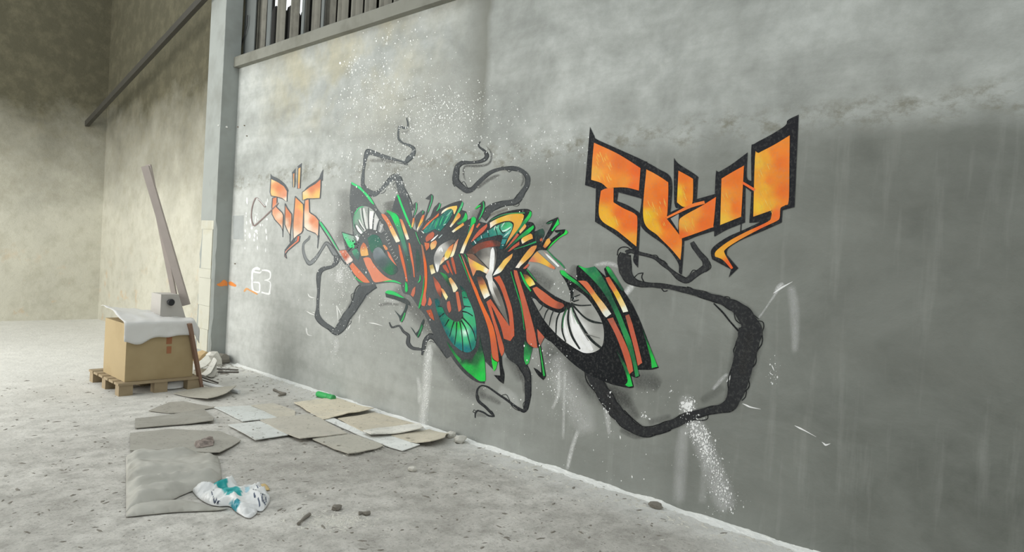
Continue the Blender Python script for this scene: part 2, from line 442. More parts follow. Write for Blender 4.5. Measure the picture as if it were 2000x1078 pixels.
def fill(name, crop, pts, anch, layer, parent, smooth=True, grid=None):
    """a filled paint shape; anch = colour, or [(x, y, colour)...] blended between"""
    next_film(layer)
    P = [q[:2] for q in cr(crop, pts)]
    if smooth: P = [q[:2] for q in catmull(P, 2.5, True)]
    if isinstance(anch[0], (int, float)): A = [(0, 0, anch)]
    else:
        A = [cr(crop, [a[:2]])[0][:2] + (a[2],) for a in anch]
    xs = [p[0] for p in P]; ys = [p[1] for p in P]
    g = grid or 4.0
    vs = [Vector(p) for p in P]; n = len(vs); ed = [(i, (i + 1) % n) for i in range(n)]
    if len(A) > 1 or (max(xs) - min(xs)) > 60:
        yy = min(ys) + g / 2
        while yy < max(ys):
            xx = min(xs) + g / 2
            while xx < max(xs):
                q = (xx + random.uniform(-.3, .3) * g, yy + random.uniform(-.3, .3) * g)
                if inside(P, *q): vs.append(Vector(q))
                xx += g
            yy += g
    co, _, fc, *_ = delaunay_2d_cdt(vs, ed, [], 1, 1e-4)
    V = [film(layer, c.x, c.y) for c in co]
    fc = [tuple(f) for f in fc if inside(P, sum(co[i].x for i in f) / 3, sum(co[i].y for i in f) / 3)]
    F = []
    for f in fc:
        nrm = (V[f[1]] - V[f[0]]).cross(V[f[2]] - V[f[0]])
        F.append(f if nrm.x < 0 else f[::-1])
    o = mesh(name, V, F, M_PAINT, parent)
    set_cols(o, [lc(shade(A, c.x, c.y), v) for c, v in zip(co, V)])
    return o
def ribbon_vfc(crop, pts, col, layer, soft=0.0, alpha=1.0, jit=0.0, step=2.5, sm=True):
    next_film(layer); P = cr(crop, pts)
    if sm: P = catmull(P, step, False, 100)
    V, F, K = [], [], []
    n = len(P)
    prof = [(-1, 0), (-.45, .75), (0, 1), (.45, .75), (1, 0)] if soft else [(-1, 1), (1, 1)]
    for i, p in enumerate(P):
        a, b = P[max(i - 1, 0)], P[min(i + 1, n - 1)]
        d = Vector((b[0] - a[0], b[1] - a[1])); d = d.normalized() if d.length > 1e-6 else Vector((1, 0)); nn = Vector((-d.y, d.x))
        w = p[2] / 2 * (1 + soft) 
        if jit: w *= 1 + jit * min(1, 9 / max(1, p[2])) * noise.noise(Vector((p[0] * .13, p[1] * .13, layer)))
        for t, al in prof:
            jj = jit * .35 * min(w, 4) * noise.noise(Vector((p[0] * .2 + t * 9, p[1] * .2, 3.3))) if jit else 0
            v = film(layer, p[0] + nn.x * (w * t + jj), p[1] + nn.y * (w * t + jj)); v.x -= i * 6e-7; V.append(v)
            c = col(p[0], p[1]) if callable(col) else col
            e = 1.0
            if soft: e = min(1, i / max(1, n * .12), (n - 1 - i) / max(1, n * .12))
            K.append(lc(c, v, alpha * al * (max(0, e) if soft else 1)))
    m = len(prof)
    for i in range(n - 1):
        for k in range(m - 1):
            f = (i * m + k, i * m + k + 1, (i + 1) * m + k + 1, (i + 1) * m + k)
            nrm = (V[f[1]] - V[f[0]]).cross(V[f[3]] - V[f[0]])
            F.append(f if nrm.x < 0 else f[::-1])
    return V, F, K
def strokes(name, items, parent, mat=None, **kw):
    """items: (crop, pts, colour, layer) joined into one piece of line work"""
    JOIN = ('scribble_line', 'brush_mark', 'line_work', 'scratch', 'painted_dots')
    if len(items) > 1 and name not in JOIN:
        return [strokes(name, [it], parent, mat, **kw) for it in items][0]
    V, F, K = [], [], []
    for it in items:
        v, f, k = ribbon_vfc(*it[:4], **{**kw, **(it[4] if len(it) > 4 else {})})
        n = len(V); V += v; F += [tuple(i + n for i in q) for q in f]; K += k
    o = mesh(name, V, F, mat or M_PAINT, parent); set_cols(o, K)
    if len(items) > 1: o['kind'] = 'stuff'
    return o
BL = (46, 48, 51); BK = (29, 31, 34)
def black(px, py):                    # black painted greyer towards the left end, imitating haze
    t = min(1, max(0, (px - 750) / 350)); a, b = (102, 106, 107), (30, 32, 35)
    return tuple(a[i] + (b[i] - a[i]) * (t) for i in range(3))
def blackA(pts_px): return [(x, y, black(x, y)) for x, y in pts_px]
R1 = (222, 118, 82); R2 = (204, 96, 66); CRM = (246, 238, 215)
# ---------------------------------------------------------------- centre piece
mural = empty('graffiti_mural', on_wall(905, 560), 'large abstract graffiti of green, orange and black blades with eyes on the grey wall', 'graffiti')
def soft(name, items, parent=None, layer=0, **kw):
    return strokes(name, items, parent or mural, M_SOFT, soft=.9, **kw)
GS = (88, 88, 86)
soft('spray_shadow', [
    ('P', [(676, 366, 26), (676, 420, 24), (672, 450, 20), (662, 480, 14)], GS, 0, dict(alpha=.35)),
    ('P', [(1062, 668, 26), (1100, 712, 34), (1150, 750, 40), (1200, 772, 34), (1240, 770, 20)], (60, 60, 60), 0, dict(alpha=.42)),
    ('P', [(1236, 748, 20), (1262, 742, 26), (1290, 756, 16)], (80, 80, 78), 0, dict(alpha=.5)),
    ('P', [(850, 672, 20), (885, 722, 26), (925, 762, 26), (950, 770, 14)], GS, 0, dict(alpha=.42)),
    ('P', [(770, 560, 18), (800, 590, 22), (836, 628, 26), (858, 655, 20)], GS, 0, dict(alpha=.5)),
    ('P', [(1030, 530, 20), (1050, 545, 24), (1080, 560, 16)], GS, 0, dict(alpha=.5)),
    ('P', [(1048, 452, 20), (1062, 446, 22), (1072, 450, 12)], GS, 0, dict(alpha=.42)),
    ('P', [(760, 392, 16), (764, 412, 18), (768, 424, 14)], GS, 0, dict(alpha=.5)),
    ('P', [(925, 432, 16), (934, 420, 16), (944, 408, 12)], GS, 0, dict(alpha=.5)),
    ('P', [(1118, 545, 16), (1122, 530, 14), (1128, 518, 10)], GS, 0, dict(alpha=.5)),
    ('P', [(990, 694, 12), (1010, 720, 16), (1020, 745, 14)], GS, 0, dict(alpha=.4)),
])
# --- black ground coat
lw = [(686, 356), (706, 366), (723, 383), (738, 408), (748, 420), (757, 411), (780, 420), (804, 444), (816, 453), (827, 436), (842, 422), (860, 408), (882, 397), (901, 391.5), (906, 397), (902, 410), (911, 413), (913.5, 430), (925, 423), (933, 431), (951, 436), (962, 425), (980, 416), (1007, 409.5), (1030, 408), (1038.5, 413), (1037, 421), (1031, 433), (1041, 435), (1046, 445), (1044, 452), (1060, 447), (1064, 457), (1058, 470), (1063, 482), (1068, 489), (1050, 490), (1033, 510), (1030, 525), (1046, 548), (1075, 572), (1104, 588), (1114, 591), (1106, 606), (1085, 609), (1056, 596), (1040, 582), (1060, 620), (1074, 640), (1066, 656), (1052, 679), (1040, 679), (1031, 712), (1024, 716), (998, 705), (986, 688), (985.5, 679), (981, 693), (972, 709), (964, 722), (948, 706), (948, 728), (947, 749.5), (930, 745.5), (911, 732.5), (889, 708), (870, 679), (852, 663), (832, 620), (818, 601), (802, 578), (788, 572), (783, 556), (768, 552), (747, 553), (717, 558), (703, 556), (685, 528), (677, 516), (662, 489), (675, 487), (668, 454), (689, 458), (688, 437), (683, 396)]
fill('black_ground', 'P', lw, blackA(lw[::3] + [(760, 480), (850, 500), (950, 500), (900, 640), (1000, 600), (730, 520), (820, 560)]), 2, mural, grid=7)
wing = [(1094, 528), (1101, 529), (1127, 547), (1126, 523), (1130, 517.5), (1145, 524), (1161.5, 520), (1178, 535), (1184, 541), (1180, 525), (1185, 520), (1193, 527), (1210, 555), (1233, 590), (1250, 625), (1265.5, 665), (1280.5, 705), (1287, 718), (1273, 722), (1245, 722), (1250.5, 734), (1243, 738), (1233, 734), (1238.5, 756), (1230, 758), (1205, 753), (1188, 748), (1150, 731), (1117, 708), (1080, 671), (1062, 654), (1058, 600), (1100, 590), (1114, 592), (1114, 573), (1105, 550), (1094, 533)]
fill('black_wing', 'P', wing, BK, 2.5, mural, grid=9)
# --- the left wing
fill('green_edge', 'A', [(188, 112), (215, 122), (320, 182), (350, 215), (425, 290), (485, 370), (515, 432), (470, 402), (400, 312), (330, 232), (260, 178), (200, 145)], (70, 222, 128), 4, mural)
fill('eye_fan', 'A', [(250, 930), (225, 780), (225, 650), (245, 540), (300, 470), (370, 450), (440, 465), (510, 520), (560, 600), (620, 700), (660, 790), (610, 830), (560, 800), (500, 775), (440, 770), (390, 790), (340, 840), (300, 890), (275, 940)], [(260, 800, (130, 140, 136)), (240, 560, (120, 170, 140)), (400, 500, (165, 172, 166)), (480, 640, (215, 215, 212)), (620, 760, (140, 142, 142))], 4, mural)
WH = (244, 244, 241)
strokes('eye_stripe', [('A', p, c, 5) for p, c in [
    ([(262, 860, 40), (285, 900, 34), (276, 940, 12)], WH), ([(262, 720, 22), (310, 800, 42), (338, 835, 36)], WH),
    ([(300, 640, 18), (345, 740, 36), (388, 795, 28)], (232, 233, 230)), ([(365, 480, 26), (388, 600, 34), (412, 765, 42)], (225, 226, 222)),
    ([(480, 520, 52), (470, 640, 50), (462, 770, 44)], WH), ([(555, 625, 44), (530, 710, 42), (520, 785, 34)], (222, 222, 220)),
    ([(320, 480, 18), (335, 600, 18), (360, 700, 16)], (200, 206, 200)), ([(630, 700, 34), (610, 760, 32), (590, 815, 22)], (190, 192, 190))]]
    + [('A', p, (82, 88, 90), 6) for p in [[(235, 700, 8), (280, 800, 14), (330, 850, 12)], [(285, 640, 6), (330, 730, 12), (375, 790, 14)], [(345, 470, 8), (355, 600, 10), (400, 780, 12)],
      [(435, 470, 8), (432, 600, 12), (442, 770, 14)], [(520, 540, 10), (500, 660, 14), (495, 775, 12)], [(590, 640, 10), (565, 720, 14), (550, 800, 12)], [(250, 850, 10), (300, 880, 8)]]]
    + [('A', [(238, 560, 10), (300, 478, 16), (365, 455, 10)], (90, 205, 135), 6), ('A', [(232, 580, 8), (226, 660, 10), (240, 760, 6)], (100, 170, 135), 6)], mural)
fill('green_patch', 'D', [(490, 110), (560, 60), (640, 80), (700, 180), (740, 290), (720, 340), (640, 240), (590, 250), (560, 320), (530, 270)], [(600, 120, (66, 112, 98)), (560, 250, (70, 116, 98)), (720, 300, (84, 96, 96))], 4, mural)
fill('pupil', 'D', [(570, 310), (590, 260), (640, 235), (690, 260), (730, 320), (780, 380), (850, 440), (900, 500), (920, 560), (880, 610), (820, 625), (760, 600), (690, 540), (620, 460), (575, 380)], [(620, 330, (120, 128, 134)), (690, 280, (135, 146, 150)), (700, 450, (86, 100, 102)), (820, 560, (52, 122, 84)), (900, 560, (78, 90, 92))], 4, mural)
for pts, an in [
    ([(430, 170), (460, 190), (490, 260), (505, 345), (480, 355), (405, 360), (390, 300), (395, 230)], [(430, 180, (205, 122, 92)), (450, 330, (242, 184, 112))]),
    ([(430, 390), (480, 375), (530, 390), (570, 460), (640, 550), (720, 630), (800, 680), (860, 700), (770, 705), (650, 725), (590, 725), (560, 690), (520, 600), (470, 500)], (232, 142, 112)),
    ([(90, 285), (185, 275), (240, 350), (285, 410), (280, 430), (205, 475), (190, 450), (160, 400)], [(120, 300, (215, 130, 105)), (190, 380, (192, 92, 68)), (240, 410, (240, 228, 218)), (215, 450, (236, 218, 208))]),
    ([(240, 500), (280, 450), (300, 470), (390, 570), (470, 660), (525, 730), (480, 735), (420, 720), (350, 660), (290, 590)], (228, 128, 92)),
    ([(705, 205), (735, 205), (775, 255), (770, 275), (740, 275)], (228, 150, 104)),
    ([(765, 290), (790, 300), (850, 410), (905, 500), (850, 450), (790, 370)], (222, 128, 100)),
    ([(925, 195), (945, 210), (980, 330), (1010, 450), (1035, 580), (1055, 720), (1030, 710), (1010, 600), (970, 450), (940, 320)], (226, 114, 76)),
    ([(1065, 170), (1085, 180), (1110, 290), (1130, 400), (1145, 520), (1155, 660), (1140, 655), (1125, 520), (1095, 380), (1075, 260)], (226, 118, 84))]:
    fill('orange_stripe', 'D', pts, an, 4, mural)
fill('green_flap', 'D', [(130, 30), (170, 35), (300, 75), (320, 160), (300, 250), (270, 250), (230, 230), (180, 140), (150, 90)], [(150, 60, (112, 208, 156)), (240, 200, (62, 222, 124)), (290, 90, (150, 168, 158))], 4, mural)
fill('green_patch', 'D', [(270, 290), (330, 250), (380, 330), (360, 420), (310, 370)], [(300, 290, (84, 158, 122)), (350, 380, (84, 118, 110))], 4, mural)
fill('green_line', 'D', [(290, 630), (360, 685), (430, 735), (380, 718), (320, 670)], (60, 190, 100), 4, mural)
fill('green_line', 'D', [(700, 722), (800, 697), (880, 703), (965, 742), (960, 752), (870, 727), (780, 720)], (66, 202, 116), 4, mural)
fill('green_edge', 'J', [(752, 650), (775, 660), (840, 755), (905, 862), (945, 932), (915, 898), (855, 800), (785, 712)], (80, 208, 134), 4, mural)
strokes('line_work', [('J', [(745, 660, 10), (800, 745, 10), (880, 870, 12), (950, 985, 14), (1010, 1060, 14)], (84, 88, 90), 3), ('J', [(770, 650, 6), (850, 760, 6), (945, 925, 6)], (100, 104, 104), 3),
    ('D', [(130, 25, 8), (210, 50, 8), (300, 75, 8)], (70, 76, 78), 5), ('D', [(130, 25, 8), (160, 120, 8), (225, 300, 8)], (90, 96, 96), 5), ('D', [(215, 300, 10), (250, 262, 10), (285, 232, 10)], (60, 66, 66), 5)]
    + [('D', [(x, y, w), (x + w * .8, y + 2, w)], (52, 58, 58), 6, dict(sm=False)) for x, y, w in [(280, 150, 22), (310, 130, 14), (300, 190, 26), (330, 190, 16), (270, 210, 12), (340, 235, 16), (360, 170, 12), (250, 150, 9), (185, 105, 11), (215, 235, 9), (320, 250, 12), (355, 210, 10), (296, 110, 10), (345, 140, 8), (235, 125, 7)]], mural)
fill('orange_stripe', 'A', [(610, 560), (660, 565), (720, 640), (780, 750), (830, 850), (875, 940), (860, 950), (820, 960), (790, 900), (740, 800), (690, 690), (640, 620)], [(650, 590, (226, 134, 100)), (720, 700, (226, 134, 88)), (780, 800, (242, 190, 120)), (840, 930, CRM)], 4, mural)
fill('green_blade', 'A', [(680, 520), (700, 505), (760, 530), (820, 560), (860, 620), (880, 700), (910, 800), (940, 900), (985, 1078), (1000, 1150), (960, 1150), (930, 1078), (900, 980), (860, 850), (810, 720), (750, 590), (700, 540)], [(720, 530, (66, 192, 106)), (800, 620, (44, 222, 106)), (880, 780, (78, 156, 116)), (950, 1000, (84, 140, 118)), (980, 1130, (84, 110, 104))], 4, mural)
fill('orange_stripe', 'A', [(870, 630), (905, 640), (940, 720), (975, 820), (1005, 910), (970, 925), (940, 850), (905, 740)], [(890, 650, (222, 138, 102)), (950, 780, (242, 186, 120)), (985, 900, CRM)], 4, mural)
fill('dark_web', 'A', [(760, 510), (800, 360), (830, 290), (910, 300), (980, 330), (1000, 440), (1040, 560), (1040, 760), (960, 660), (890, 600), (850, 560)], (92, 97, 99), 3, mural)
fill('green_line', 'A', [(830, 288), (862, 308), (905, 420), (965, 570), (1015, 690), (1042, 775), (1012, 740), (955, 620), (895, 470), (848, 340)], (56, 222, 118), 4, mural)
strokes('green_sheen', [('D', [(1010, 180, 20), (1060, 420, 56), (1085, 650, 24)], (86, 122, 108), 2, dict(alpha=.8)), ('D', [(1185, 250, 20), (1200, 420, 60), (1195, 600, 30)], (80, 112, 102), 2, dict(alpha=.8)), ('D', [(800, 110, 16), (850, 300, 30), (910, 440, 16)], (126, 130, 130), 2, dict(alpha=.8))], mural, M_SOFT, soft=.5)
strokes('line_work', [('D', [(735 + i * 14 + i * i * .5, 60 + i * 44, 10), (765 + i * 14 + i * i * .5, 40 + i * 44, 10)], (172, 174, 172), 4, dict(sm=False)) for i in range(9)], mural)
# --- small spikes along the top
def spike(crop, pts, layer=3, c=None):
    P = cr(crop, pts); fill('spike', crop, pts, c or black(*P[0][:2]), layer, mural)
spike('A', [(1025, 465), (1050, 435), (1095, 392), (1118, 420), (1105, 490), (1070, 600), (1065, 700), (1040, 770), (1025, 700), (1048, 600), (1080, 495), (1075, 472), (1050, 482)])
spike('A', [(1085, 610), (1130, 550), (1190, 503), (1225, 530), (1212, 580), (1150, 700), (1100, 800)])
spike('A', [(1228, 348), (1260, 318), (1310, 276), (1340, 308), (1334, 370), (1302, 450), (1274, 530), (1244, 600), (1205, 700), (1185, 710), (1225, 590), (1265, 450), (1292, 364), (1270, 358)])
spike('B', [(58, 468), (90, 438), (125, 398), (155, 420), (144, 470), (104, 525), (45, 570), (0, 610), (20, 560)])
spike('B', [(632, 492), (665, 448), (750, 370), (775, 400), (768, 470), (742, 545), (704, 625), (655, 700), (655, 620), (695, 520), (712, 462), (680, 470)])
spike('C', [(622, 262), (660, 228), (790, 172), (803, 240), (742, 352), (682, 434), (622, 505), (595, 570), (565, 545), (615, 440), (675, 330), (716, 243), (660, 273)])
spike('C', [(738, 360), (790, 353), (890, 342), (915, 378), (882, 412), (802, 464), (722, 545), (642, 640), (595, 625), (676, 500), (776, 420), (806, 392), (760, 388)])
for crop, pts, c in [('A', [(1108, 405, 14), (1106, 490, 14), (1078, 575, 8)], (90, 192, 130)), ('A', [(1325, 300, 14), (1325, 370, 14), (1295, 460, 14), (1270, 535, 8)], (78, 180, 124)), ('A', [(1205, 520, 20), (1190, 560, 8)], (70, 160, 110)),
                     ('B', [(148, 415, 16), (132, 470, 22), (98, 520, 12)], (70, 180, 120)), ('B', [(752, 385, 10), (760, 470, 22), (730, 560, 20), (690, 640, 10)], (52, 182, 100)), ('B', [(638, 490, 10), (680, 455, 26), (718, 440, 14)], (50, 200, 90)),
                     ('E', [(90, 20, 8), (120, 110, 12), (160, 200, 6)], (80, 190, 120)), ('E', [(212, 640, 6), (192, 850, 16), (150, 1040, 28), (135, 1095, 10)], (52, 172, 92)), ('E', [(155, 630, 8), (150, 700, 18), (122, 732, 8)], (58, 200, 112)),
                     ('E', [(700, 335, 16), (780, 530, 18), (855, 730, 8)], (44, 152, 86)), ('E', [(778, 332, 14), (810, 390, 14), (835, 460, 6)], (44, 152, 86)),
                     ('G', [(243, 125, 8), (290, 280, 10), (330, 420, 9), (352, 600, 6)], (40, 150, 78)), ('G', [(320, 128, 10), (360, 215, 18), (405, 285, 10)], (36, 190, 82)), ('G', [(372, 108, 10), (420, 170, 8), (450, 205, 5)], (44, 150, 80)),
                     ('C', [(180, 625, 8), (350, 572, 14), (490, 518, 26)], (44, 152, 94)), ('C', [(640, 635, 10), (740, 742, 16), (830, 822, 22), (888, 890, 14)], (32, 140, 80)), ('B', [(860, 645, 6), (1000, 582, 10), (1150, 552, 12), (1335, 545, 14)], (66, 165, 98)),
                     ('C', [(640, 265, 8), (700, 240, 16), (722, 240, 6)], (44, 120, 80)), ('C', [(790, 395, 12), (815, 385, 12)], (44, 130, 84))]:
    strokes('green_line', [(crop, pts, c, 6)], mural)
fill('green_tip', 'C', [(795, 195), (812, 270), (762, 312), (718, 372), (700, 362), (750, 280)], (34, 214, 84), 5, mural)
fill('green_tip', 'C', [(900, 348), (932, 380), (912, 412), (832, 452), (752, 522), (682, 592), (635, 645), (700, 548), (800, 458), (880, 398)], (42, 218, 74), 5, mural)
fill('green_tip', 'B', [(455, 383), (470, 410), (460, 450), (420, 530), (380, 590), (335, 655), (358, 590), (398, 510), (438, 430)], (72, 190, 122), 4, mural)
fill('green_tip', 'B', [(500, 538), (525, 580), (520, 640), (470, 682), (400, 712), (378, 690), (440, 650), (480, 600)], [(505, 570, (54, 202, 96)), (400, 695, (50, 130, 90))], 4, mural)
fill('green_tip', 'B', [(590, 610), (620, 598), (648, 630), (640, 680), (605, 715), (560, 800), (530, 880), (540, 800), (575, 690), (580, 650)], [(615, 630, (38, 202, 92)), (550, 820, (44, 130, 92))], 4, mural)
fill('green_tip', 'B', [(1405, 515), (1428, 540), (1420, 592), (1370, 664), (1300, 756), (1220, 838), (1100, 966), (1030, 1060), (1100, 926), (1200, 796), (1300, 676), (1380, 576)], [(1405, 560, (34, 204, 84)), (1280, 740, (44, 130, 84)), (1100, 940, (42, 92, 76))], 4, mural)
fill('green_tip', 'C', [(450, 288), (456, 322), (380, 404), (250, 486), (150, 576), (50, 650), (170, 518), (300, 398), (400, 318)], [(420, 330, (34, 200, 84)), (300, 430, (40, 150, 80)), (120, 580, (42, 92, 74))], 4, mural)
fill('dark_bulb', 'C', [(455, 400), (520, 350), (575, 333), (602, 390), (592, 440), (550, 500), (480, 520)], [(480, 400, (46, 60, 58)), (570, 370, (52, 84, 72)), (520, 480, (44, 52, 52))], 3, mural)
